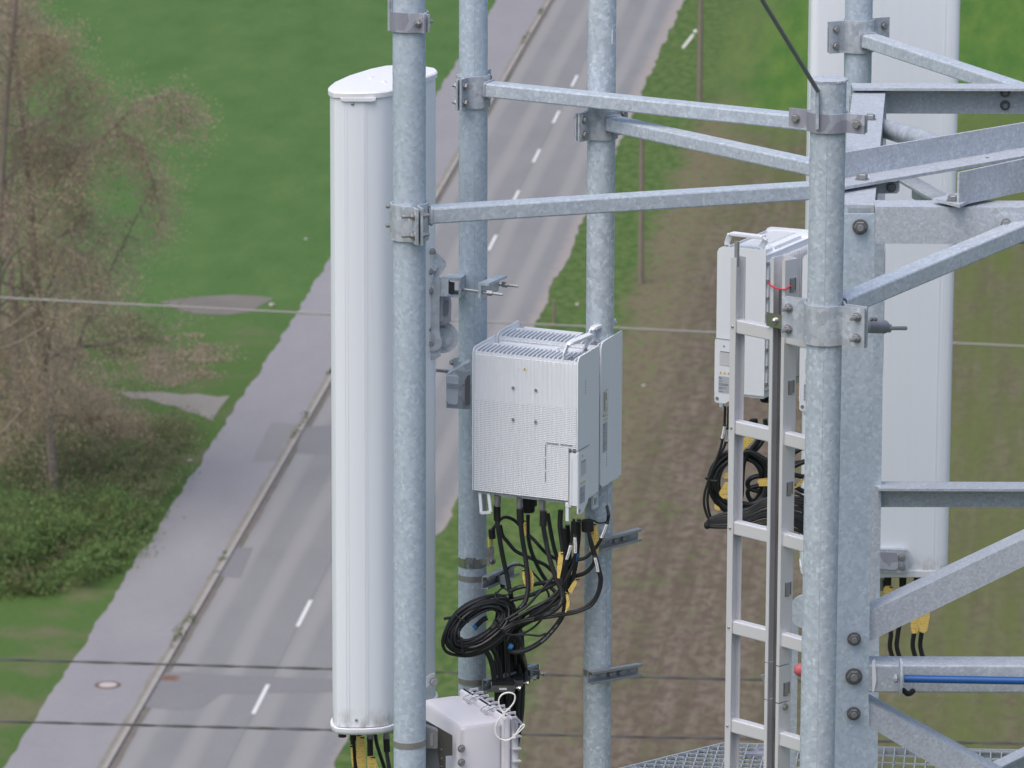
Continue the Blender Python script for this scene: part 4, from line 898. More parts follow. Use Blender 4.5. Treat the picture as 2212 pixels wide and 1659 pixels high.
q = MB(); q.prism([VY(x, y, YA+.03) for x, y in ((2026, 1243), (2034, 1236), (2040, 1223), (2046, 1220), (2046, 1244), (2036, 1249))], Vec((0, .05, 0))); q.build('cap_hook', M['cap'], t2)
q = MB(); q.ball(VY(2038, 1213, YA+.02), .006, 10); q.build('screw', M['bolt'], t2)
q = MB(); q.cyl(VY(1986, 1250, YA+.08), VY(1986, 1262, YA+.08), .010, 14); q.cyl(VY(1905, 1250, YA+.08), VY(1905, 1275, YA+.08), .010, 14); q.build('connector', M['bolt'], t2)
# ------------------------------------------------------------------ radio units
WR, DR, HR = .358, .162, .462
def textmesh(s, size, ext=.0003):
    cu = bpy.data.curves.new('t', 'FONT'); cu.body = s; cu.size = size; cu.extrude = ext; cu.align_x = 'CENTER'; cu.align_y = 'CENTER'
    o = bpy.data.objects.new('t', cu); COL.objects.link(o); dg = bpy.context.evaluated_depsgraph_get(); me = bpy.data.meshes.new_from_object(o.evaluated_get(dg))
    vs = [v.co.copy() for v in me.vertices]; fs = [tuple(p.vertices) for p in me.polygons]; bpy.data.objects.remove(o); bpy.data.curves.remove(cu); bpy.data.meshes.remove(me); return vs, fs
def radio(label, cover, group='white radio units'):
    t = thing('radio_unit', label, 'radio unit', (0, 0, 0), group); B = lambda q, nm, mt, par=t: q.build(nm, mt, par, local=True)
    # heat sink body
    q = MB(); q.box((WR/2, (DR+.104)/2, HR/2+.004), (WR-.008, DR-.104, HR-.03)); 
    q.box((WR*.38, DR-.03, HR-.007), (.20, .024, .012)); q.box((WR*.80, DR-.03, HR-.007), (.07, .024, .012)); q.box((WR*.5, .112, HR-.009), (.30, .010, .008)); B(q, 'heat_sink_body', M['rru'])
    q = MB(); n = 24; pt = (WR-.012)/n
    for i in range(n+1): q.prism([(.0042+i*pt, .008, .01), (.0042+i*pt, .106, .01), (.0042+i*pt, .106, HR+.001), (.0042+i*pt, .03, HR-.003), (.0042+i*pt, .008, HR-.010)], (.0034, 0, 0))
    q.box((WR/2, .104, HR/2), (WR-.01, .004, HR-.03)); B(q, 'cooling_fins', M['rru'])
    q = MB(); n2 = 26
    for i in range(n2): q.box((.012+i*(WR-.024)/(n2-1), DR+.007, HR/2-.004), (.0035, .016, HR-.05))
    B(q, 'rear_fins', M['rru'])
    # side plates with a raised, rounded upper edge
    for x in (0, WR-.004):
        q = MB(); q.prism([(x, 0, .01), (x, 0, HR-.010), (x, .006, HR+.002), (x, .018, HR+.008), (x, DR+.006, HR+.012), (x, DR+.010, HR+.008), (x, DR+.010, .004), (x, .02, .0)], (.004, 0, 0)); B(q, 'side_panel', M['rru'])
    # louvred front
    q = MB(); rows = 76; z0, z1_ = .008, HR-.012; rp_ = (z1_-z0)/rows
    hx = WR-.034 if cover else WR-.006; cz = HR*.375
    for i in range(n):
        xa = .006+i*pt; xb = xa+pt
        q.box(((xa+xa+.0036)/2, .0021, HR/2), (.0036, .0028, z1_-z0))
        for j in range(rows):
            z = z0+j*rp_
            if cover and xb > hx and z < cz: continue
            q.add([(xa+.0036, .0004, z+rp_*.38), (xb, .0004, z+rp_*.38), (xb, .0026, z+rp_*1.0), (xa+.0036, .0026, z+rp_*1.0), (xa+.0036, .0020, z+rp_*.32), (xb, .0020, z+rp_*.32)], [(0, 1, 2, 3), (0, 4, 5, 1)])
    B(q, 'louvre_panel', M['rru'])
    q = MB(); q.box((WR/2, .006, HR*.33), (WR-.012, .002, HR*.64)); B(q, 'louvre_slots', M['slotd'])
    q = MB(); q.box((WR/2, .0050, HR*.83-.002), (WR-.012, .002, HR*.33)); B(q, 'closed_louvres', M['rru'])
    for x, z in ((.39, .765), (.605, .765), (.39, .545), (.605, .545)):
        q = MB(); c = Vec((WR*x, .0005, HR*z)); q.cyl(c, c-Vec((0, .002, 0)), .0068, 20); q.m = 1; q.cyl(c-Vec((0, .002, 0)), c-Vec((0, .0028, 0)), .0052, 18); q.m = 2; q.cyl(c-Vec((0, .0028, 0)), c-Vec((0, .004, 0)), .0034, 6); q.build('panel_screw', [M['rru'], M['rrud'], M['bolt']], t, local=True)
    if cover:
        q = MB()
        for a, b in ((.705, .82), (.84, .955)): q.box((WR*(a+b)/2, -.0008, HR*.408), (WR*(b-a), .0012, .0022))
        for a, b in ((.315, .395), (.225, .295), (.135, .205)): q.box((WR*.70, -.0008, HR*(a+b)/2), (.0022, .0012, HR*(b-a)))
        B(q, 'panel_seams', M['rrud'])
    def tri(q, c, s, nx):   # warning triangle on a face; nx = axes (right, up, out)
        r_, u_, o_ = nx; q.m = 0; q.add([c-r_*s*.75-u_*s*.6+o_*.0003, c+r_*s*.75-u_*s*.6+o_*.0003, c+r_*s*.75+u_*s*.75+o_*.0003, c-r_*s*.75+u_*s*.75+o_*.0003], [(0, 1, 2, 3)])
        q.m = 1; q.add([c-r_*s*.58-u_*s*.42+o_*.0007, c+r_*s*.58-u_*s*.42+o_*.0007, c+u_*s*.58+o_*.0007], [(0, 1, 2)])
        q.m = 2; q.add([c-r_*s*.09-u_*s*.26+o_*.001, c+r_*s*.09-u_*s*.26+o_*.001, c+r_*s*.09+u_*s*.2+o_*.001, c-r_*s*.09+u_*s*.2+o_*.001], [(0, 1, 2, 3)])
    FR = (Vec((1, 0, 0)), Z, Vec((0, -1, 0))); SD = (Vec((0, 1, 0)), Z, Vec((1, 0, 0)))
    q = MB(); tri(q, Vec((WR*.50, -.0012, HR*.905)), .0085, FR); q.build('warning_sticker', [M['labelw'], M['yel'], M['ink']], t, local=True)
    def plate_label(q, y, z0, z1, w_, ink=(8, .6), seed=0):
        r = random.Random(seed); o_ = Vec((1, 0, 0)); x = WR+.0006+(.004 if cover else 0)
        q.m = 0; q.add([(x, y, z0), (x, y+w_, z0), (x, y+w_, z1), (x, y, z1)], [(0, 1, 2, 3)])
        q.m = 1; x2 = x+.0005; k = int((z1-z0)/.0042)
        for i in range(k):
            z = z1-.004-i*.0042; l = w_*(r.uniform(.35, .85) if .2 < i/k < .75 else r.uniform(.1, .5))
            if r.random() < .3: continue
            q.add([(x2, y+.002, z), (x2, y+.002+l, z), (x2, y+.002+l, z+.0011), (x2, y+.002, z+.0011)], [(0, 1, 2, 3)])
    q = MB()
    if cover:
        # stepped cable cover with its finger recess, reaching below the body
        pr = [(-.002, -.028), (.004, -.034), (.036, -.034), (.075, -.008), (.084, .01), (.084, cz), (-.002, cz-.002)]
        q.prism([(WR, y, z) for y, z in pr], (.004, 0, 0)); q.box((WR-.0135, -.001, cz/2-.006), (.030, .006, cz-.006)); q.box((WR-.018, -.005, cz/2-.008), (.004, .003, cz-.03)); cc = q.build('cable_cover', M['rru'], t, local=True)
        q = MB(); q.box((WR-.026, 0, cz/2), (.0016, .012, cz)); q.box((WR-.013, .0, cz+.001), (.028, .009, .0016)); q.box((WR+.0035, .041, cz+.0006), (.003, .086, .0018)); B(q, 'cover_gap', M['rrud'])
        q = MB(); q.box((WR+.0045, .036, cz-.062), (.0012, .042, .044)); q.build('finger_recess', plain('radio_paint_recess', (.55, .565, .59), .5), cc, local=True)
        q = MB(); q.box((WR+.0048, .036, cz-.040), (.0018, .036, .003)); q.build('recess_edge', M['rrud'], cc, local=True)
        q = MB(); c = Vec((WR+.004, .030, cz-.022)); q.cyl(c, c+Vec((.001, 0, 0)), .0038, 12); q.build('cover_lock', M['ftext'], cc, local=True)
        q = MB(); c = Vec((WR+.004, .008, -.020)); q.cyl(c, c+Vec((.002, 0, 0)), .0055, 14); q.build('cover_screw', M['bolt'], cc, local=True)
        q = MB()
        for i in range(3): tri(q, Vec((WR+.0045, .020+i*.014, cz-.108)), .0075, SD)
        q.build('warning_sticker', [M['labelw'], M['yel'], M['ink']], t, local=True)
        q = MB(); plate_label(q, .012, .0, cz-.120, .040, seed=3); q.build('rating_plate', [M['labelg'], M['ink']], t, local=True)
        q = MB()
        for i in range(5):
            c = Vec((WR+.0003, .062, HR*.82-i*.0095)); q.add([c+Vec((0, -.0022, 0)), c+Vec((0, .0022, 0)), c+Vec((0, .0022, .0065)), c+Vec((0, -.0022, .0065))], [(0, 1, 2, 3)])
        q.build('model_print', M['ftext'], t, local=True)
        # latch stub and hook under the cover
        q = MB(); q.box((WR-.034, .006, -.026), (.010, .012, .060)); q.box((WR-.030, .006, -.004), (.018, .016, .012)); B(q, 'cover_latch', M['rru'])
    else:
        q = MB(); q.m = 0; x = WR+.0006
        for y0_, w_ in ((.018, .013), (.035, .020)): q.add([(x, y0_, .225), (x, y0_+w_, .225), (x, y0_+w_, .310), (x, y0_, .310)], [(0, 1, 2, 3)])
        q.m = 1
        for y0_, w_, a, b in ((.024, .0035, .245, .305), (.018, .0008, .225, .31), (.0302, .0008, .225, .31), (.035, .0008, .225, .31), (.0545, .0008, .225, .31), (.035, .020, .309, .310), (.035, .020, .225, .226), (.035, .020, .262, .263), (.040, .004, .275, .30), (.041, .009, .24, .242), (.041, .009, .246, .248), (.041, .009, .252, .254), (.0185, .006, .226, .232)):
            q.add([(x+.0004, y0_, a), (x+.0004, y0_+w_, a), (x+.0004, y0_+w_, b), (x+.0004, y0_, b)], [(0, 1, 2, 3)])
        q.build('instruction_sticker', [M['labelw'], M['ink']], t, local=True)
        q = MB()
        for i in range(3): tri(q, Vec((WR+.0006, .022+i*.014, .215)), .0075, SD)
        q.build('warning_sticker', [M['labelw'], M['yel'], M['ink']], t, local=True)
        q = MB(); plate_label(q, .016, .110, .205, .036, seed=5); q.build('rating_plate', [M['labelg'], M['ink']], t, local=True)
        q = MB()
        for i in range(5):
            c = Vec((WR+.0003, .050, .098-i*.0095)); q.add([c+Vec((0, -.0022, 0)), c+Vec((0, .0022, 0)), c+Vec((0, .0022, .0065)), c+Vec((0, -.0022, .0065))], [(0, 1, 2, 3)])
        q.build('model_print', M['ftext'], t, local=True)
        # frame handle hanging below
        q = MB(); x = WR-.03
        for p in (((x, .01, -.002), (x, .01, -.072)), ((x, .045, -.002), (x, .045, -.072)), ((x, .008, -.070), (x, .047, -.070)), ((x, .01, -.036), (x, .045, -.036))): q.bar(p[0], p[1], .010, .007, Vec((1, .1, .1)))
        B(q, 'lower_handle', M['rru'])
    # carrying handle: bar with two bent feet
    x = WR-.055
    q = MB(); pts = [(x+.004, .012, HR-.006), (x+.004, .010, HR+.012), (x+.010, .022, HR+.038), (x+.014, .032, HR+.044), (x+.030, DR-.012, HR+.047), (x+.030, DR-.002, HR+.040), (x+.022, DR-.022, HR+.014), (x+.020, DR-.024, HR-.008)]
    P = [Vec(p) for p in pts]
    for i in range(len(P)-1): q.sweep(rrect(.019 if i != 3 else .024, .006 if i != 3 else .011, .002, 2), P[i], P[i+1]+(P[i+1]-P[i]).normalized()*.002, Vec((1, 0, 0)) if i in (0, 1, 5, 6) else Z)
    hd = q.build('handle', M['rru'], t, local=True, smooth=False)
    for y in (.018, DR-.030):
        q = MB(); q.bolt((x+.024, y, HR+.0), Z, .0055, .005); q.build('handle_bolt', M['bolt'], hd, local=True)
    q = MB(); q.box((WR/2, (DR+.01)/2+.01, .004), (WR-.012, DR-.02, .02)); B(q, 'bottom_plate', M['rru'])
    # bottom clip at the left
    q = MB(); 
    for p in (((.022, .012, 0), (.034, -.004, -.062)), ((.052, .012, 0), (.066, -.004, -.054)), ((.034, -.004, -.060), (.066, -.004, -.054))): q.bar(p[0], p[1], .009, .006, Vec((0, 1, 0)))
    B(q, 'bottom_bracket', M['rru'])
    for x in (.074, .150, .227):
        q = MB(); c = Vec((x, .030, -.004)); q.cyl(c, c-Z*.018, .0105, 18, bev=.001); q.cyl(c-Z*.018, c-Z*.032, .0115, 6, bev=.001); q.cyl(c-Z*.032, c-Z*.038, .009, 14); q.build('connector', M['bolt'], t, local=True)
    q = MB(); c = Vec((.155, .085, 0)); q.cyl(c, c-Z*.065, .021, 16, bev=.004); q.box(c+Vec((.018, 0, -.03)), (.014, .024, .03)); B(q, 'power_plug', M['rubber'])
    for j in range(8):
        q = MB(); zz_ = HR*.93-j*HR*.12; q.box((WR-.008, DR+.012, zz_), (.012, .010, .009)); B(q, 'hinge_lug', M['bolt'])
    return t
yaw = -rad(23.6)
fr_ = VY(*z5(915, 690), 16.60)
ra = radio('near white radio unit with louvred front, stepped cable cover and a yellow triangle sticker', True)
def place(o, corner, yaw, z): # put local (WR,0) front right top corner at corner
    c, s = math.cos(yaw), math.sin(yaw); o.location = Vec((corner.x-WR*c, corner.y-WR*s, z)); o.rotation_euler = (0, 0, yaw)
zbot = fr_.z-HR+.006
place(ra, fr_, yaw, zbot)
rb_ = radio('white radio unit directly behind the louvred one, long sticker high on its side', False)
nb = Vec((math.sin(-yaw), math.cos(yaw), 0)); rbp = VY(*z5(1044, 602), fr_.y+.188); place(rb_, rbp, yaw, rbp.z-HR+.004)
# pair behind the ladder: narrow side turned to the viewer
rc_ = copy_tree(ra); tag(rc_, 'white radio unit behind the ladder, narrow side with cable cover seen between its rungs'); yaw2 = math.atan2(-.88, -.47)
pc = VY(1553, 549, 17.8); place(rc_, pc, yaw2, pc.z-HR-.002)
rd_ = copy_tree(rc_); tag(rd_, 'white radio unit mostly hidden between central ladder rail and thickest pole'); rd_.location = rc_.location+Vec((.232, -.10, .002)); rd_.rotation_euler = (0, 0, yaw2+rad(9)); rd_.location.x += -.01
for o in (rc_, rd_): o.scale = (1.035, 1.035, 1.05)
# radio mounting bracket on the pole
t = thing('radio_mount', 'grey ribbed mounting block clamped to the pole left of the near radio unit', 'bracket', VY(*z9(370, 1510), 16.8))
plate('housing', [(298, 1225), (340, 1190), (500, 1105), (512, 1110), (512, 1515), (440, 1518), (300, 1508)], 16.84, .05, M['clamp'], par=t)
plate('cover_plate', [(300, 1232), (318, 1222), (395, 1228), (408, 1245), (402, 1460), (385, 1482), (318, 1470), (300, 1440)], 16.832, .012, plain('cast_grey', (.55, .57, .63), .5), par=t)
for k_ in range(3): plate('cover_ridge', [(300, 1288+k_*17), (404, 1298+k_*17), (404, 1305+k_*17), (300, 1295+k_*17)], 16.829, .006, M['clamp'], par=t)
plate('gasket', [(442, 1250), (470, 1190), (512, 1175), (512, 1500), (470, 1510), (442, 1500)], 16.828, .01, M['clampdark'], par=t)
plate('gasket_core', [(462, 1270), (485, 1225), (512, 1215), (512, 1470), (485, 1490), (462, 1480)], 16.824, .006, M['boltdk'], par=t)
q = MB(); q.cyl(VY(*z9(205, 1175), 16.85), VY(*z9(350, 1188), 16.9), .0052, 10, bev=.002); q.build('threaded_rod', M['bolt'], t)
plate('clamp_hook', [(350, 1090), (372, 1065), (412, 1060), (412, 1085), (385, 1088), (440, 1125), (425, 1150), (385, 1160), (365, 1165)], 16.88, .012, M['clamp'], par=t)
q = MB(); q.bolt(VY(*z9(355, 1105), 16.88), Vec((-1, -.3, 0)), .008, .006); q.build('bolt', M['bolt'], t)
# ------------------------------------------------------------------ bands on poles
def pband(t, P, R, px, py, Y, h=.014, mat=None, tilt=0): return band(t, P, R, zat(px, py, Y), h, mat, tilt=tilt)
bm_ = plain('band_oxidised_steel', (.36, .35, .335), .4, .6, .1, 30)
pband(P2t, P2, RP[2], 1021, 1211, Y2, .030, M['inox']); pband(P2t, P2, RP[2], 1021, 1244, Y2, .018, bm_); pband(P2t, P2, RP[2], 1021, 1467, Y2, .018, bm_)
pband(P3t, P3, RP[3], 1290, 1449, Y3, .020, bm_); pband(P1t, P1, RP[1], 884, 1602, Y1, .018, bm_, .002)
# ------------------------------------------------------------------ strut channels
def strut(lab, p0, p1, nb=2, par=None, openf=1):
    t = thing('strut_channel', lab, 'strut channel', min(p0, p1, key=lambda p: p.y)-Z*.02, 'slotted strut channels')
    d = (p1-p0).normalized(); n = d.cross(Z).normalized()        # towards the viewer
    t_ = .0028; q = MB()
    sec = [(0, -.0205), (.021, -.0205), (.021, -.012), (.021-t_, -.012), (.021-t_, -.0205+t_), (t_, -.0205+t_), (t_, .0205-t_), (.021-t_, .0205-t_), (.021-t_, .012), (.021, .012), (.021, .0205), (0, .0205)]
    q.sweep(sec, p0, p1, Z); q.build('channel', M['beam2'], t)
    L_ = (p1-p0).length; k = max(2, int(L_/.045)); q = MB()
    for i in range(k):
        c = p0+d*(L_*(i+.5)/k)+n*(t_+.0004); q.box(c, (.026, .001, .010), (d, n, Z))
    q.build('slots', M['slot'], t)
    for i in range(nb):
        c = p0+d*(L_*(.42+.2*i))+n*(t_+.001); q = MB(); q.bolt(c, n, .0085, .006); q.build('bolt', M['bolt'], t)
    return t
M['beam2'] = plain('strut_galvanised', (.30, .32, .34), .5, .35, .18, 60); M['slot'] = plain('slot_bright', (.42, .44, .44), .7)
strut('slotted channel on the spangled pole level with the plugs, its right half sticking out', VY(1288, 1176, 16.80), VY(1377, 1153, 16.93))
strut('slotted channel on the spangled pole, lower of its two', VY(1269, 1463, 16.78), VY(1377, 1445, 16.95))
strut('slotted channel behind the cables above the coil, end turned to the viewer', VY(*z8(392, 842), 16.82), VY(*z8(672, 715), 17.12), 0)
strut('short slotted channel under the cable bundle carrying the cable clamps', VY(1041, 1481, 16.84), VY(1150, 1447, 17.05), 0)
# ------------------------------------------------------------------ cables
def C(f, pts, Y0):
    out = []; Y = Y0
    for p in pts:
        if len(p) > 2: Y = p[2]
        out.append(VY(*f(p[0], p[1]), Y))
    return out
def cable(lab, pts, r, f=z8, Y0=16.8, boots=(), tags=(), wl=(), tape=(), group='black cables under the near radio units', name='cable', mat=None, rib=False, k=7, ties=()):
    P = spline(C(f, pts, Y0), k if not rib else 16); c0 = min(P, key=lambda p: p.z)
    t = thing(name, lab, 'cable', c0, group); q = MB()
    rr = r if not rib else [r*(1 if i % 2 else .88) for i in range(len(P))]
    q.tube(P, rr, 10); q.build('jacket', mat or M['black'], t)
    for a, b, rb in boots:
        S_ = spline(C(f, [a, ((a[0]+b[0])/2, (a[1]+b[1])/2, (a[2]+b[2])/2), b], Y0), 4); q = MB(); q.tube(S_, rb, 14); q.build('boot', M['rubber'], t)
    for tg in tags:      # yellow tag: pixel outline in f coordinates, at depth Y
        pts_, Y = tg; O_ = [VY(*f(*p), Y) for p in pts_]; q = MB(); n = len(O_); c = sum(O_, Vec((0, 0, 0)))/n; q.prism(O_, Vec((.0, .0012, 0))); o = q.build('cable_tag', M['tag'], t)
        top_ = max(O_, key=lambda p: p.z); q = MB(); q.box(top_-Z*.005, (.013, .006, .003)); q.build('tag_tie', M['rubber'], o)
    for a, b, Y in wl:
        A_, B_ = VY(*f(*a), Y), VY(*f(*b), Y); q = MB(); q.tube([A_, A_.lerp(B_, .5)+Vec((.0015, 0, 0)), B_], .0050, 8); o = q.build('white_marker', M['labelw2'], t)
        q = MB(); d = (B_-A_); x = d.cross(Vec((0, -1, 0))).normalized()
        for j in range(9):
            s_ = A_+d*(.15+.08*j)+Vec((.0006, -.0052, 0)); q.box(s_, (.0028, .0006, .0016), (x, Vec((0, 1, 0)), d.normalized()))
        q.build('marker_print', M['ink'], o)
        q = MB()
        for e in (A_, B_): q.ball(e, .0075, 8, (1, 1, .5))
        q.build('marker_tie', M['rubber'], t)
    for a, b, Y in tape:
        q = MB(); q.cyl(VY(*f(*a), Y), VY(*f(*b), Y), r*1.12, 16); q.build('blue_tape', M['bluetape'], t)
    return t, P
M['labelw2'] = plain('marker_white', (.80, .80, .80), .45)
TH_, TN = .0083, .0050
cable('ribbed thick cable hanging from the left socket of the near radio unit into the coil', [(527, 150, 16.76), (527, 280), (545, 420), (575, 600), (610, 760), (632, 880), (650, 960), (645, 1080, 16.9), (620, 1250), (600, 1400, 16.97), (590, 1520), (596, 1700)], TH_, rib=True, boots=[((526, 160, 16.76), (528, 290, 16.76), .0112)])
cable('ribbed thick cable hanging from the middle socket, pale leaf shaped tag round it', [(730, 190, 16.70), (735, 300), (750, 450), (775, 600), (790, 720), (800, 830), (796, 930), (770, 1020), (720, 1080), (665, 1140, 16.85), (632, 1300, 16.97), (622, 1500), (626, 1700)], TH_, rib=True, boots=[((729, 190, 16.70), (735, 315, 16.70), .0112)],
      tags=[([(748, 725), (765, 718), (778, 850), (775, 880), (752, 800)], 16.70), ([(795, 705), (818, 712), (845, 760), (855, 830), (835, 920), (815, 925), (812, 800)], 16.71)])
cable('ribbed thick cable hanging from the right socket of the near radio unit', [(937, 210, 16.64), (935, 330), (960, 480), (985, 600), (1020, 720), (1060, 830), (1100, 930), (1098, 1010), (1040, 1080), (930, 1140), (800, 1190, 16.75), (710, 1260, 16.9), (690, 1400), (690, 1700, 16.98)], TH_, rib=True, boots=[((936, 210, 16.64), (934, 340, 16.64), .0115)])
cable('thick cable from the large plug behind the middle socket, narrow yellow tag near its top', [(800, 240, 16.84), (800, 400), (818, 520), (860, 640), (920, 760), (1000, 880), (1040, 930), (1000, 1000), (900, 1060), (780, 1120), (700, 1200, 16.95), (660, 1400), (655, 1700)], .0068, rib=True,
      tags=[([(758, 282), (784, 282), (786, 420), (778, 428), (764, 420)], 16.76)])
cable('black cable just behind the right ribbed one', [(975, 230, 16.74), (1000, 380), (1030, 530), (1058, 620), (1085, 740), (1120, 860), (1060, 960), (900, 1040), (780, 1110), (720, 1250, 16.92), (730, 1450), (735, 1700, 17.0)], .0066)
cable('looping black earth cable with striped ends beside the banded pole', [(490, 445, 16.93), (478, 400), (500, 352), (530, 320), (560, 278), (610, 262), (680, 290), (740, 350), (850, 460, 16.8), (950, 570), (1010, 610), (1070, 640)], .0056, boots=[((485, 450, 16.93), (480, 372, 16.93), .011)])
cable('thin black cable crossing diagonally in front of the ribbed ones', [(555, 330, 16.85), (575, 420), (620, 480), (690, 560), (780, 605), (880, 650), (960, 690), (1020, 745), (1080, 800)], .0060)
cable('thin cable making a small arch over the pale leaf shaped tag', [(600, 760, 16.78), (640, 700), (700, 682), (770, 700), (850, 760), (920, 840), (965, 905), (985, 970), (960, 1090), (900, 1190), (800, 1270), (700, 1300), (600, 1300)], .0036)
cable('stout cable curving under the tag to the big plug at the right', [(630, 930, 16.75), (700, 890), (850, 858), (960, 838), (1100, 812), (1200, 788), (1300, 758), (1365, 700), (1390, 630), (1370, 500), (1338, 390)], .0072, rib=True, boots=[((1325, 290, 16.72), (1328, 385, 16.72), .0195)])
cable('glossy cable running just under the stout one towards the coil', [(640, 1000, 16.76), (740, 975), (860, 938), (980, 880), (1080, 820), (1140, 740), (1200, 640), (1235, 560), (1250, 420), (1250, 280)], .0068)
cable('thin cable with a white marker sleeve hanging from the cover latch', [(600, 1170, 16.66), (700, 1110), (800, 1040), (900, 930), (1000, 820), (1080, 740), (1130, 660), (1165, 560), (1185, 470), (1192, 300)], .0044, wl=[((1140, 640), (1180, 500), 16.63)])
cable('thin cable with an upright white marker sleeve beneath the cable cover', [(640, 1180, 16.66), (800, 1090), (950, 1010), (1080, 900), (1150, 790), (1200, 680), (1218, 590), (1216, 430), (1205, 280)], .0046, wl=[((1219, 585), (1214, 430), 16.63)])
for dx, lab in ((0, 'outer of two thin cables sweeping in a wide arc across the spangled pole'), (16, 'inner of two thin cables sweeping in a wide arc across the spangled pole')):
    cable(lab, [(590-dx, 1262-dx*.6, 16.68), (700, 1205-dx), (900, 1160-dx), (1100, 1130-dx), (1250, 1098-dx), (1370-dx, 1035-dx), (1430-dx, 930), (1452-dx, 820), (1438-dx, 740), (1405-dx, 620), (1370-dx, 500), (1335, 390)], TN, wl=[((1420, 750), (1390, 610), 16.62)] if dx else ())
cable('thin cable drooping level to the right of the coil', [(570, 1290, 16.7), (680, 1305), (800, 1302), (900, 1312), (960, 1290)], .0034)
tA, PA = cable('thick printed cable curling up from the blue tape, elongated yellow tags above it', [(650, 1400, 16.72), (645, 1440), (700, 1455), (800, 1430), (920, 1360), (1010, 1270), (1080, 1180), (1118, 1100), (1122, 1000), (1110, 920), (1125, 820), (1130, 600), (1120, 360)], .0082, tape=[((632, 1400), (660, 1415), 16.71)],
      tags=[([(1072, 575), (1110, 570), (1112, 620), (1098, 720), (1080, 805), (1058, 800), (1058, 700)], 16.62), ([(1130, 920), (1150, 930), (1168, 1000), (1168, 1050), (1135, 1108), (1128, 1100), (1142, 1010)], 16.60), ([(1085, 940), (1098, 950), (1104, 1060), (1095, 1040)], 16.66), ([(1155, 905), (1195, 840), (1238, 800), (1230, 850), (1185, 940), (1160, 925)], 16.66)])
cable('grey black cable bending down from the blue tape into the bundle', [(650, 1420, 16.8), (632, 1365), (665, 1318), (715, 1335), (738, 1400), (752, 1480), (775, 1580, 16.95), (780, 1700)], .0085)
cable('cable rising to the green and yellow earth lead at the far right', [(1235, 640, 16.72), (1310, 620), (1390, 545), (1450, 450), (1490, 350), (1508, 280), (1512, 230), (1500, 170, 16.8)], .0056, wl=[((1448, 450), (1500, 315), 16.68)],
      tags=[([(1385, 312), (1410, 325), (1425, 420), (1428, 560), (1405, 612), (1352, 605), (1340, 500), (1362, 380)], 16.74)])
cable('thin black lead looping left of the earth lead', [(1380, 290, 16.78), (1420, 312), (1465, 312), (1500, 300)], .0028)
for i, (pts, lab) in enumerate([([(340, 1410, 16.82), (400, 1425), (450, 1480), (480, 1560), (495, 1640), (510, 1760)], 'stout cable emerging under the coil, leftmost into the bundle'),
                               ([(420, 1385, 16.84), (480, 1420), (525, 1500), (550, 1600), (560, 1760)], 'stout cable emerging under the coil, second from the left')]): cable(lab, pts, .0085)
rr_ = random.Random(8)
for i in range(8):      # feeders running down behind the equipment box
    x = 520+i*33+rr_.uniform(-5, 5); xb = z8(x, 0)[0]; Yb = 16.90+.012*(i % 3)+i*.008
    pts = [(x+rr_.uniform(-15, 15), 1230+rr_.uniform(-20, 40), Yb), (x, 1400), (x+4, 1560), (x+6, 1700), (x+8-i*2, 1850), (x+10-i*4, 2050), (x+14-i*9, 2250), (x-20-i*14, 2450), (x-40-i*16, 2900)]
    q = MB(); P = spline(C(z8, pts, Yb), 6); q.tube(P, .0086, 10); tag(q.build('feeder_cable', M['black']), 'straight feeder cable in the bundle below the coil, %s counted from the left' % ['first', 'second', 'third', 'fourth', 'fifth', 'sixth', 'seventh', 'eighth'][i], 'cable', 'feeder cables in the bundle')
# the bundle: the upper cables end within it
def path_text(txt, P, i0, size, par, off, mat='ftext', gap=1.0):
    # print letters along a cable path, facing the viewer
    L0 = [0]
    for a, b in zip(P[:-1], P[1:]): L0.append(L0[-1]+(b-a).length)
    s = i0; q = MB(); step = size*.68*gap
    for ch in txt:
        j = max(i for i in range(len(L0)-1) if L0[i] <= s); f_ = (s-L0[j])/(L0[j+1]-L0[j]); p = P[j].lerp(P[j+1], f_); d = (P[j+1]-P[j]).normalized(); o_ = Vec((0, -1, .15)); o_ = (o_-d*o_.dot(d)).normalized(); u_ = o_.cross(d)
        if ch != ' ':
            vs, fs = textmesh(ch, size); q.add([p+d*v.x+u_*v.y+o_*(off+v.z) for v in vs], fs)
        s += step
    q.build('printed_text', M[mat], par, smooth=False)
M['ftext2'] = plain('cable_print', (.42, .42, .43), .5)
LA = sum((b-a).length for a, b in zip(PA[:-1], PA[1:]))
path_text('ANDREW HELIAX', PA, .125, .0088, tA, .0083, 'ftext2')
P_ = C(z6, [(560, 1700, 16.86), (585, 1480, 16.86), (632, 1300, 16.86), (640, 1230, 16.86)], 16.86)
tt, PP = cable('outermost feeder cable in the bundle, printed along its length', [(665, 1050, 17.0), (655, 1130), (650, 1230), (645, 1330), (628, 1450), (608, 1560), (592, 1680), (590, 2000)], .0088, f=z6, group='feeder cables in the bundle', name='feeder_cable')
PPr = PP[::-1]; path_text('LDF4-50A 1/2" COMMSCOPE'[:12], PPr, .47, .0085, tt, .0088, 'ftext2')
t3, P3_ = cable('feeder cable with pale lettering at the middle of the bundle', [(555, 880, 16.86), (560, 960), (562, 1040), (565, 1130), (570, 1250)], .0088, f=z6, group='feeder cables in the bundle', name='feeder_cable')
path_text('HELIAX 1/2"', P3_[::-1], .03, .0085, t3, .0088, 'ftext2')
cable('lumpy black jumper under the cable latch dropping straight into the crossing cables', [(1090, 200, 16.74), (1084, 330), (1098, 450), (1112, 560), (1122, 700), (1100, 850), (1060, 960), (960, 1060), (820, 1140)], .0090, rib=True)
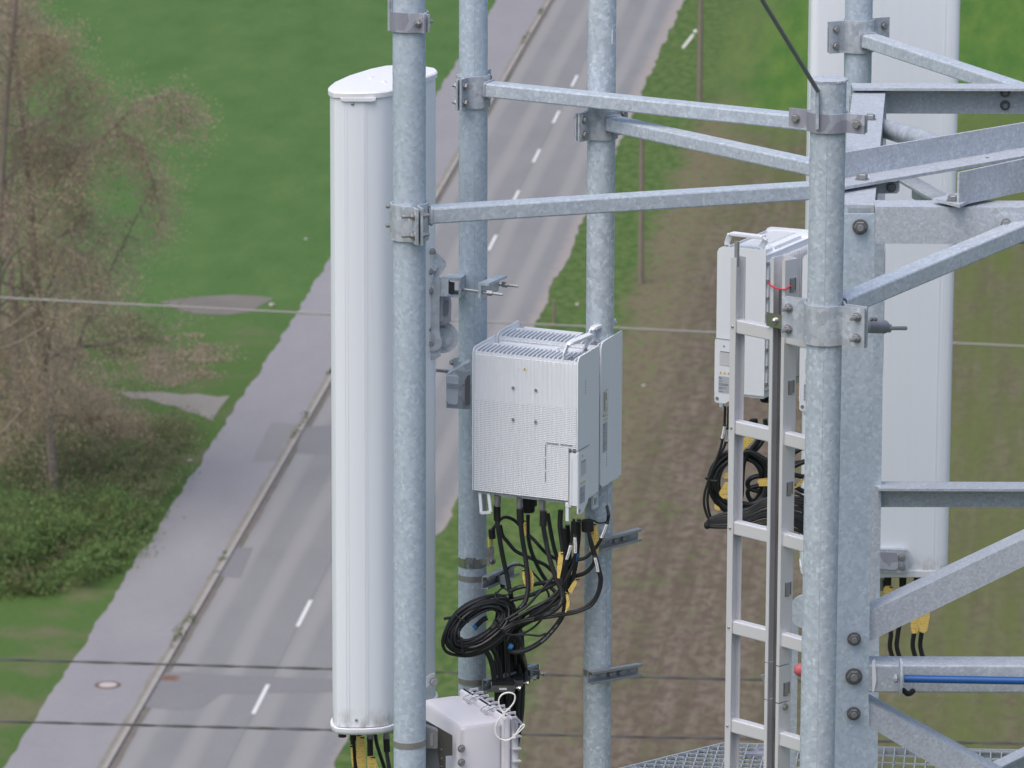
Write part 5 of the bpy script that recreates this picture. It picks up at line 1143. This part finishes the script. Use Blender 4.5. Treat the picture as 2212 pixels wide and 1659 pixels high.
cable('jumper with a blue band in the dark cluster below the cable cover', [(1240, 300, 16.74), (1244, 450), (1228, 640), (1200, 790), (1150, 920), (1050, 1020), (900, 1100), (760, 1190)], .0072, tape=[((1236, 585), (1226, 650), 16.735)])
cable('cable hidden deepest in the crossing bundle right of the coil', [(1150, 330, 16.80), (1160, 500), (1165, 700), (1130, 900), (1000, 1050), (850, 1150), (720, 1240, 16.9), (680, 1400)], .0080)
# coil
def coil():
    r = random.Random(3); t = thing('cable_coil', 'large slanting coil of thin black cable strapped with cable ties in front of the pole', 'cable coil', VY(*z8(370, 1470), 16.75))
    q = MB(); e1_, e2_ = (.84, -.54), (.54, .84)
    for L_ in range(28):
        f = (L_+.5)/28; a0 = 205+150*f+r.uniform(-10, 10); b0 = 88+128*f+r.uniform(-10, 10); cx_, cy_ = 372+r.uniform(-14, 14)+(f-.5)*20, 1210+r.uniform(-10, 10)+10*f; ph = r.uniform(0, 6.28); dY = r.uniform(-.020, .020); tw = r.uniform(-.06, .06); pts = []
        for i in range(40):
            th = 2*math.pi*i/40; wob = 1+.025*math.sin(3*th+ph)+.02*math.sin(5*th+ph*2); a = a0*math.cos(th)*wob; b = b0*math.sin(th)*wob
            ca, sa = math.cos(tw), math.sin(tw); a, b = a*ca-b*sa, a*sa+b*ca
            x = cx_+a*e1_[0]+b*e2_[0]; y = cy_+a*e1_[1]+b*e2_[1]
            pts.append(VY(*z8(x, y), 16.74+dY*math.cos(th+ph)+.03*math.cos(th)+abs(f-.5)*.02))
        q.tube(pts, .0050, 8, closed=True)
    q.build('windings', M['black'], t)
    for (ax_, ay_), (bx_, by_) in (((160, 1130), (270, 1190)), ((205, 1330), (235, 1470)), ((500, 1180), (590, 1290)), ((505, 950), (540, 1010)), ((520, 940), (640, 940))):
        q = MB(); A_ = VY(*z8(ax_, ay_), 16.70); B_ = VY(*z8(bx_, by_), 16.70); m_ = A_.lerp(B_, .5)+Vec((0, -.012, 0)); back = A_.lerp(B_, .5)+Vec((0, .07, 0))
        q.tube(spline([A_, m_, B_, back, A_], 5), .0030, 6); q.build('cable_tie', M['rubber'], t)
    for x, y in ((535, 1215), (475, 1255), (218, 1440), (670, 1155)):
        q = MB(); q.box(VY(*z8(x, y), 16.688), (.010, .006, .008)); q.build('tie_head', M['rubber'], t)
    q = MB(); q.tube(spline(C(z8, [(55, 1160, 16.74), (120, 1150), (200, 1130), (300, 1060)], 16.74), 5), .0050, 8); q.build('cable_end', M['black'], t)
    q = MB(); q.tube(spline(C(z8, [(330, 1240, 16.78), (350, 1215), (400, 1170), (440, 1150)], 16.78), 5), .0085, 10); q.m = 1; q.cyl(VY(*z8(322, 1245), 16.77), VY(*z8(345, 1225), 16.77), .0090, 14); q.build('taped_lead', [M['black'], M['bluetape']], t)
coil()
# earth clamp on the banded pole
t = thing('earth_clamp', 'shiny steel earth clamp with striped leads on the side of the banded pole', 'clamp', VY(*z8(455, 695), 16.95))
plate('terminal_block', [(418, 600), (430, 590), (495, 560), (500, 680), (450, 698), (440, 690), (438, 640), (418, 636)], 16.93, .02, M['inox'], z8, t)
plate('terminal_plate', [(425, 540), (455, 535), (452, 600), (425, 600)], 16.925, .012, M['bolt'], z8, t)
plate('terminal_plate', [(462, 528), (500, 520), (502, 585), (465, 590)], 16.935, .015, M['bolt'], z8, t)
q = MB(); q.bolt(VY(*z8(485, 652), 16.925), Vec((.3, -1, 0)), .0085, .007); q.build('bolt', M['inox'], t)
plate('bright_buckle', [(246, 622), (310, 624), (310, 682), (246, 676)], 16.942, .003, M['inox'], z8, t); plate('dark_buckle', [(314, 624), (342, 625), (342, 682), (314, 680)], 16.941, .003, M['boltdk'], z8, t)
q = MB(); q.tube(C(z8, [(457, 445, 16.93), (457, 525)], 16.9), .0048, 8); q.build('yellow_lead', M['gy2'] if 'gy2' in M else plain('yellow_lead', (.72, .6, .18), .5), t)
q = MB(); q.tube(C(z8, [(483, 445, 16.94), (480, 520)], 16.9), .0040, 8); q.build('green_yellow_lead', M['gy'], t)
# cable clamps at the foot of the bundle
for i, (x, y, YY, w_) in enumerate(((1796, 565, 16.80, 210), (1925, 520, 16.90, 95), (1990, 480, 16.98, 95), (2055, 440, 17.06, 130))):
    lab = ['front cable clamp with a bright slot at the foot of the bundle', 'second cable clamp behind the slotted one', 'third cable clamp counted from the slotted one', 'rearmost cable clamp, an empty square steel loop'][i]
    t = thing('cable_clamp', lab, 'cable clamp', VY(*z7(x, y+40), YY), 'cable clamps at the foot of the bundle')
    c = VY(*z7(x, y), YY); h = .022 if i < 3 else .030; ww = w_*.2441*.00145
    q = MB()
    ln = .05
    q.box(c, (ww, .002, h)); q.box(c+Vec((ww/2, ln/2, .003)), (.002, ln, h)); q.box(c+Vec((-ww/2, ln/2, .003)), (.002, ln, h)); q.box(c+Vec((0, ln, .006)), (ww, .002, h)); q.build('steel_bow', M['inox'], t)
    if i < 3: q = MB(); q.box(c+Vec((0, .03, .006)), (ww*.94, .05, .028)); q.build('rubber_block', M['rubber'], t)
    q = MB(); b0 = c+Vec((ww/2, .012, 0)); q.cyl(b0, b0+Vec((.016, -.004, 0)), .0032, 10); q.bolt(b0+Vec((.012, -.003, 0)), Vec((1, -.2, 0)), .0065, .005); q.build('bolt', M['inox'], t)
    if i == 0: q = MB(); q.box(c-Vec((0, .0016, 0)), (.024, .001, .006)); q.build('slot', M['seal'], t)
plate_ = plate
t = thing('cable_clamp', 'cable clamp block on the upper channel above the coil', 'cable clamp', VY(*z8(600, 890), 16.95), 'cable clamps at the foot of the bundle')
plate_('steel_bow', [(550, 785), (625, 770), (630, 830), (610, 870), (552, 850)], 16.93, .02, M['clamp'], z8, t); plate_('rubber_block', [(552, 760), (600, 760), (600, 880), (555, 885)], 16.945, .02, M['rubber'], z8, t)
q = MB(); q.cyl(VY(*z8(625, 825), 16.93), VY(*z8(655, 818), 16.92), .006, 10); q.build('bolt', M['inox'], t)
# ------------------------------------------------------------------ cables under the left antenna
G2 = 'cables under the left antenna'
K7 = dict(f=z7, Y0=16.45, group=G2)
cable('leftmost black cable under the left antenna, yellow strip along its edge', [(470, 935, 16.45), (470, 1050), (478, 1150), (500, 1300), (520, 1420)], .0082, boots=[((470, 945, 16.45), (470, 1020, 16.45), .0100)], tags=[([(446, 1065), (462, 1060), (470, 1180), (474, 1265), (462, 1250), (450, 1150)], 16.43)], **K7)
cable('black cable almost covered by a long yellow tag full of print', [(525, 940, 16.47), (525, 1050), (535, 1200), (560, 1420)], .0080, tags=[([(500, 985), (552, 982), (568, 1010), (584, 1100), (583, 1290), (520, 1330), (498, 1180)], 16.435)], **K7)
cable('cable from the left grey connector, broad yellow tag at the picture edge', [(620, 1015, 16.43), (622, 1100), (620, 1170), (640, 1260), (660, 1400)], .0070, boots=[((620, 1020, 16.43), (622, 1155, 16.43), .0092)], tags=[([(592, 1165), (645, 1158), (668, 1190), (695, 1262), (700, 1340), (620, 1350), (598, 1250)], 16.405)], **K7)
cable('ribbed cable slanting right between the two grey connectors', [(665, 960, 16.46), (680, 1050), (710, 1150), (745, 1260), (770, 1400)], .0062, rib=True, **K7)
cable('black cable from the right grey connector next to the pole', [(765, 1010, 16.44), (766, 1100), (775, 1180), (790, 1270), (810, 1420)], .0070, rib=True, boots=[((765, 1015, 16.44), (770, 1120, 16.44), .0100)], **K7)
# under the right antenna
G3 = 'cables under the right antenna'
K4 = dict(f=z4, Y0=19.02, group=G3)
TL = lambda x, y0, y1, w_: [(x-w_*.6, y0), (x+w_*.6, y0), (x+w_, y0+16), (x+w_*.9, y1-20), (x+w_*.5, y1), (x-w_*.5, y1), (x-w_, y1-20), (x-w_, y0+16)]
def drop(x0, x1, lab, tags_): cable(lab, [(x0, 570), (x0, 700), ((x0+x1)/2, 820), (x1, 900), (x1-4, 985), (x1+40, 1080), (x1+140, 1110), (x1+400, 1110)], .0085, boots=[((x0, 572, 19.02), (x0, 640, 19.02), .013)], tags=tags_, **K4)
drop(1205, 1222, 'left cable under the right antenna with a square yellow tag', [(TL(1208, 628, 712, 28), 18.98)])
drop(1290, 1262, 'second cable under the right antenna, yellow tag partly behind the brace', [(TL(1286, 633, 712, 28), 18.98)])
drop(1372, 1352, 'third cable under the right antenna, tall yellow tag below the brace', [([(1338, 760), (1380, 750), (1386, 800), (1378, 880), (1368, 897), (1342, 897), (1334, 860)], 18.98)])
drop(1420, 1395, 'rightmost cable under the right antenna, tilted tall yellow tag', [([(1395, 750), (1444, 750), (1442, 800), (1428, 880), (1412, 896), (1386, 888), (1380, 850)], 18.97)])
# ------------------------------------------------------------------ cables behind the ladder
G4 = 'cables hanging behind the ladder'
K10 = dict(f=z10, Y0=17.87, group=G4)
cable('left thin cable with white marker falling from the radio behind the ladder', [(500, -250, 17.8), (490, 0), (470, 160), (440, 300), (390, 450), (320, 620), (270, 760), (230, 900), (220, 1050), (260, 1200), (300, 1260)], .0045, wl=[((492, 5), (458, 185), 17.79)], **K10)
cable('second thin cable with white marker close to the left ladder stile', [(545, -250, 17.84), (535, 60), (500, 250), (440, 380), (360, 540), (310, 700), (280, 850), (265, 1000), (285, 1150), (320, 1250)], .0045, wl=[((532, 50), (515, 225), 17.81)], **K10)
def ring(lab, cx_, cy_, a0, b0, n, seed, Y, tilt=0, rad_=.006, arc=(0, 6.283)):
    r = random.Random(seed); t = thing('cable_coil', lab, 'cable coil', VY(*z10(cx_, cy_+b0), Y), G4); q = MB()
    for k in range(n):
        a = a0-26*k+r.uniform(-12, 12); b = b0-26*k+r.uniform(-14, 14); ph = r.uniform(0, 6); pts = []
        for i in range(36):
            th = 2*math.pi*i/36; w_ = 1+.02*math.sin(2*th+ph); x = a*math.cos(th)*w_; y = b*math.sin(th)*w_; x, y = x*math.cos(tilt)-y*math.sin(tilt), x*math.sin(tilt)+y*math.cos(tilt)
            pts.append(VY(*z10(cx_+x+r.uniform(-2, 2), cy_+y), Y+.02*math.sin(th+ph)+.008*k))
        q.tube(pts, rad_, 8, closed=True)
    q.build('windings', M['black'], t); return t
rg = ring('round coil of thick black cable hanging behind the left ladder stile', 700, 760, 400, 420, 5, 2, 17.87, .25, .0078)
for pts_, Y in (([(700, 215), (820, 118), (885, 140), (880, 190), (745, 345), (722, 350), (705, 300)], 17.79), ([(470, 680), (535, 620), (600, 600), (600, 720), (490, 705)], 17.84), ([(418, 900), (500, 760), (600, 770), (600, 960), (480, 980), (430, 940)], 17.8), ([(930, 745), (960, 715), (1080, 700), (1090, 810), (950, 812)], 17.8), ([(355, 1045), (420, 1090), (440, 1130), (400, 1135), (360, 1110)], 17.8), ([(1400, 840), (1500, 740), (1560, 690), (1560, 720), (1500, 800), (1410, 850)], 17.9)):
    q = MB(); q.prism([VY(*z10(*p), Y) for p in pts_], Vec((0, .0015, 0))); q.build('cable_tag', M['tag'], rg)
q = MB(); q.tube(spline(C(z10, [(235, 700, 17.8), (300, 735), (390, 745)], 17.8), 5), .004, 6); q.build('cable_tie', M['rubber'], rg)
cable('ribbed cable hooking back on itself between the ladder rails', [(1560, 480, 17.9), (1300, 590), (1050, 655), (880, 690), (810, 740), (800, 800), (850, 850), (950, 880), (1060, 930), (1250, 980), (1560, 1010)], .0085, **K10)
cable('cable dropping in a small loop between the ladder rails', [(960, 800, 17.9), (850, 830), (800, 880), (810, 950), (860, 1010), (940, 1040)], .0080, **K10)
cable('thick cable curling from the radio behind the ladder down past the rail', [(880, -60, 17.87), (900, 60), (960, 150), (900, 260), (800, 380), (740, 520), (720, 760), (700, 980), (560, 1150)], .0090, boots=[((875, -75, 17.87), (885, 30, 17.87), .014)], **K10)
cable('ribbed cable falling behind the central rail and bending left', [(1030, -80, 17.87), (1040, 60), (1010, 180), (940, 290), (880, 340), (800, 350), (740, 400)], .0085, rib=True, **K10)
cable('arching cable from beside the tag to the central rail', [(720, 370, 17.8), (800, 345), (900, 380), (1000, 440), (1090, 500), (1200, 620)], .0085, **K10)
for i in range(5):
    yy = i*38
    cable(['uppermost', 'second', 'third', 'fourth', 'lowest'][i]+' cable slanting up to the right behind the central ladder rail', [(1000+i*20, 520+yy*2, 17.97), (1250, 440+yy*3), (1420, 360+yy*4+(i == 4)*30), (1560, 290+yy*5.2), (1760, 260+yy*5)], .0085, **K10)
def bunch():
    r = random.Random(5); t = thing('cable_bundle', 'long bundle of thin black cables tied at its left tip, lying level behind the ladder', 'cable bundle', VY(*z10(600, 1350), 17.8), G4); q = MB()
    for k in range(20):
        f = k/19; pts = [(258+r.uniform(0, 14), 1325+r.uniform(-12, 12), 17.8), (300+r.uniform(-10, 10), 1240+110*f, 17.8), (520, 1160+190*f+r.uniform(-8, 8)), (800, 1110+230*f+r.uniform(-12, 12)), (1050, 960+330*f+r.uniform(-15, 15)), (1400, 930+420*f+r.uniform(-30, 30)), (1620, 1000+480*f+r.uniform(-30, 30))]
        q.tube(spline(C(z10, pts, 17.8+r.uniform(0, .05)), 6), .0050 if f < .8 else .006, 7)
    q.build('strands', M['black'], t); q = MB(); q.ball(VY(*z10(262, 1330), 17.8), .012, 8, (1, 1, 1.2)); q.build('cable_tie', M['rubber'], t)
bunch()
cable('thick black cable running along the bundle under the right antenna side', [(640, 1010, 17.86), (760, 1045), (870, 1050), (940, 1020), (1060, 950)], .0085, **K10)
cable('stout cable swinging down right of the central rail', [(1400, 1180, 17.9), (1470, 1260), (1540, 1350), (1620, 1480), (1700, 1700)], .013, **K10)
# ------------------------------------------------------------------ equipment box
u_ = Vec((.86, .51, 0)); v_ = Vec((-.42, .905, 0)).normalized(); u_ = Vec((v_.y, -v_.x, 0))
zt = VY(*z7(1425, 880), 15.45).z; NB = VZ(*z7(1425, 890), zt)
t = thing('equipment_box', 'pale grey box with ribbed lid and wire latches strapped to the pole, bottom', 'equipment box', Vec((NB.x, NB.y, zt-.6)))
bw, bl, bh = .135, .30, .62
def bx(u, v, z): return NB+u_*u+v_*v+Z*z
def rbox(u0, u1, v0, v1, z0, z1_, c=.012):
    q = MB(); lv = []
    for k_, z in ((0, z0), (0, z1_-c), (c*.35, z1_-c*.3), (c, z1_)):
        P = []
        for (a, b) in ((u0, v0), (u1, v0), (u1, v1), (u0, v1)):
            sa = 1 if a == u0 else -1; sb = 1 if b == v0 else -1
            for w1_, w2_ in (((0, c) if (sa*sb > 0) else (c, 0)), ((c*.3, c*.3)), ((c, 0) if (sa*sb > 0) else (0, c))): P.append(bx(a+sa*(w1_+k_), b+sb*(w2_+k_), z))
        lv.append(P)
    loft(q, lv); return q
rbox(0, bw, 0, bl, -bh, 0, .016).build('body', M['box'], t)
rbox(bw-.002, bw+.022, -.012, bl+.012, -bh-.01, .012, .008).build('flange', M['box'], t)
rbox(bw+.024, bw+.050, -.010, bl+.010, -bh-.01, .008, .010).build('lid', M['box'], t)
for i in range(15): q = MB(); q.box(bx(bw+.037, -.016, -.05-i*.038), (.026, .014, .004), (u_, v_, Z)); q.build('lid_rib', M['box'], t)
for i in range(8): q = MB(); q.box(bx(bw+.037, .02+i*.038, .010), (.026, .004, .010), (u_, v_, Z)); q.build('lid_rib', M['box'], t)
for v in (.20, .075):
    q = MB(); q.box(bx(bw+.008, v+.004, .013), (.024, .034, .005), (u_, v_, Z)); q.box(bx(bw-.022, v+.010, .003), (.010, .030, .007), (u_, v_, Z)); lt = q.build('latch', M['box'], t)
    q = MB(); q.tube(spline([bx(bw-.026, v-.008, .007), bx(bw-.02, v-.010, .013), bx(bw+.006, v-.008, .020), bx(bw+.026, v-.006, .015)], 4), .0014, 6); q.tube(spline([bx(bw-.026, v+.024, .007), bx(bw-.02, v+.024, .013), bx(bw+.006, v+.024, .020), bx(bw+.026, v+.022, .015)], 4), .0014, 6); q.tube([bx(bw-.026, v-.008, .007), bx(bw-.026, v+.024, .007)], .0014, 6); q.build('wire_bail', M['inox'], lt)
    q = MB()
    for j in range(4): q.cyl(bx(bw-.028, v-.02+j*.008, .006), bx(bw-.022, v-.02+j*.008, .012), .002, 6)
    q.build('spring', M['inox'], lt)
q = MB(); q.box(bx(bw+.016, -.014, -.245), (.05, .010, .02), (u_, v_, Z)); q.box(bx(bw-.02, -.006, -.252), (.02, .012, .03), (u_, v_, Z)); lt = q.build('latch', M['box'], t)
q = MB(); q.tube(spline([bx(bw-.018, -.014, -.235), bx(bw+.0, -.022, -.238), bx(bw+.03, -.024, -.232), bx(bw+.045, -.02, -.222)], 4), .0016, 6); q.build('wire_bail', M['inox'], lt)
for z in (-.068, -.110):
    q = MB(); q.bolt(bx(-.004, .028, z)+Vec((.016, -.03, 0)), -v_, .0095, .006); q.build('bolt', M['bolt'], t)
# stainless bracket at the side
def sp_(pts, Y, d, nm, mat, par): return plate(nm, pts, Y, d, mat, z7, par)
sp_([(1100, 835), (1345, 975), (1350, 990), (1350, 1155), (1290, 1160), (1290, 1290), (1100, 1290)], NB.y+.012, .003, 'steel_bracket', M['inox'], t)
sp_([(1115, 900), (1205, 935), (1218, 950), (1218, 1085), (1205, 1095), (1115, 1090)], NB.y-.03, .03, 'strap_lock', M['bolt'], t)
sp_([(1150, 968), (1178, 965), (1178, 1070), (1150, 1076)], NB.y-.033, .004, 'lock_slot', M['rrud'], t)
for y in (1102, 1180, 1250): q = MB(); c = VY(*z7(1253, y), NB.y+.011); q.cyl(c, c-Vec((0, .001, 0)), .0025, 10); q.build('hole', M['rrud'], t)
sp_([(1120, 1090), (1215, 1100), (1240, 1290), (1120, 1290)], NB.y-.005, .004, 'rubber_pad', M['boltdk'], t)
# seal wire with crimp
t = thing('seal_wire', 'white wire seal looped through the corner of the grey box with a small grey shackle', 'wire seal', VY(*z7(1790, 800), NB.y+.06))
Ys = NB.y+.03
q = MB(); q.tube(spline(C(z7, [(1800, 780, Ys), (1765, 720), (1760, 660), (1790, 615), (1850, 598), (1900, 620), (1895, 680), (1850, 740), (1800, 790), (1750, 850), (1728, 920), (1745, 985), (1800, 1018), (1850, 1015), (1905, 975)], Ys), 7), .0024, 8); q.build('loop', M['seal'], t)
q = MB(); q.tube(spline(C(z7, [(1905, 975, Ys), (1950, 935), (1985, 895), (1975, 880), (1940, 920), (1905, 975)], Ys), 6), .0022, 8); q.build('tail', M['seal'], t)
q = MB(); q.tube(spline(C(z7, [(1890, 880, Ys+.02), (1885, 835), (1910, 825), (1965, 880), (1950, 900)], Ys+.02), 6), .0045, 8); q.tube(spline(C(z7, [(1890, 860, Ys+.02), (1900, 920), (1912, 945)], Ys+.02), 4), .005, 8); q.build('shackle', M['clampdark'], t)
q = MB(); q.box(VY(*z7(1895, 985), Ys-.002), (.008, .006, .012)); q.build('crimp', M['seal'], t); q = MB(); q.box(VY(*z7(1802, 795), Ys-.003), (.008, .006, .02)); q.build('crimp', M['seal'], t)
# bits behind box and pole
t = thing('pole_bracket', 'grey angled bracket plate with a bolt showing between antenna and grey box', 'bracket', VY(*z7(1160, 590), 15.75))
plate('plate', [(1110, 470), (1165, 432), (1190, 430), (1192, 520), (1150, 530), (1112, 560)], 15.72, .006, M['clamp'], z7, t); q = MB(); q.bolt(VY(*z7(1182, 500), 15.715), Vec((.3, -1, 0)), .011, .008); q.build('bolt', M['bolt'], t)
# weathering on the near poles: a few bright zinc drips
# ------------------------------------------------------------------ final checks of ids
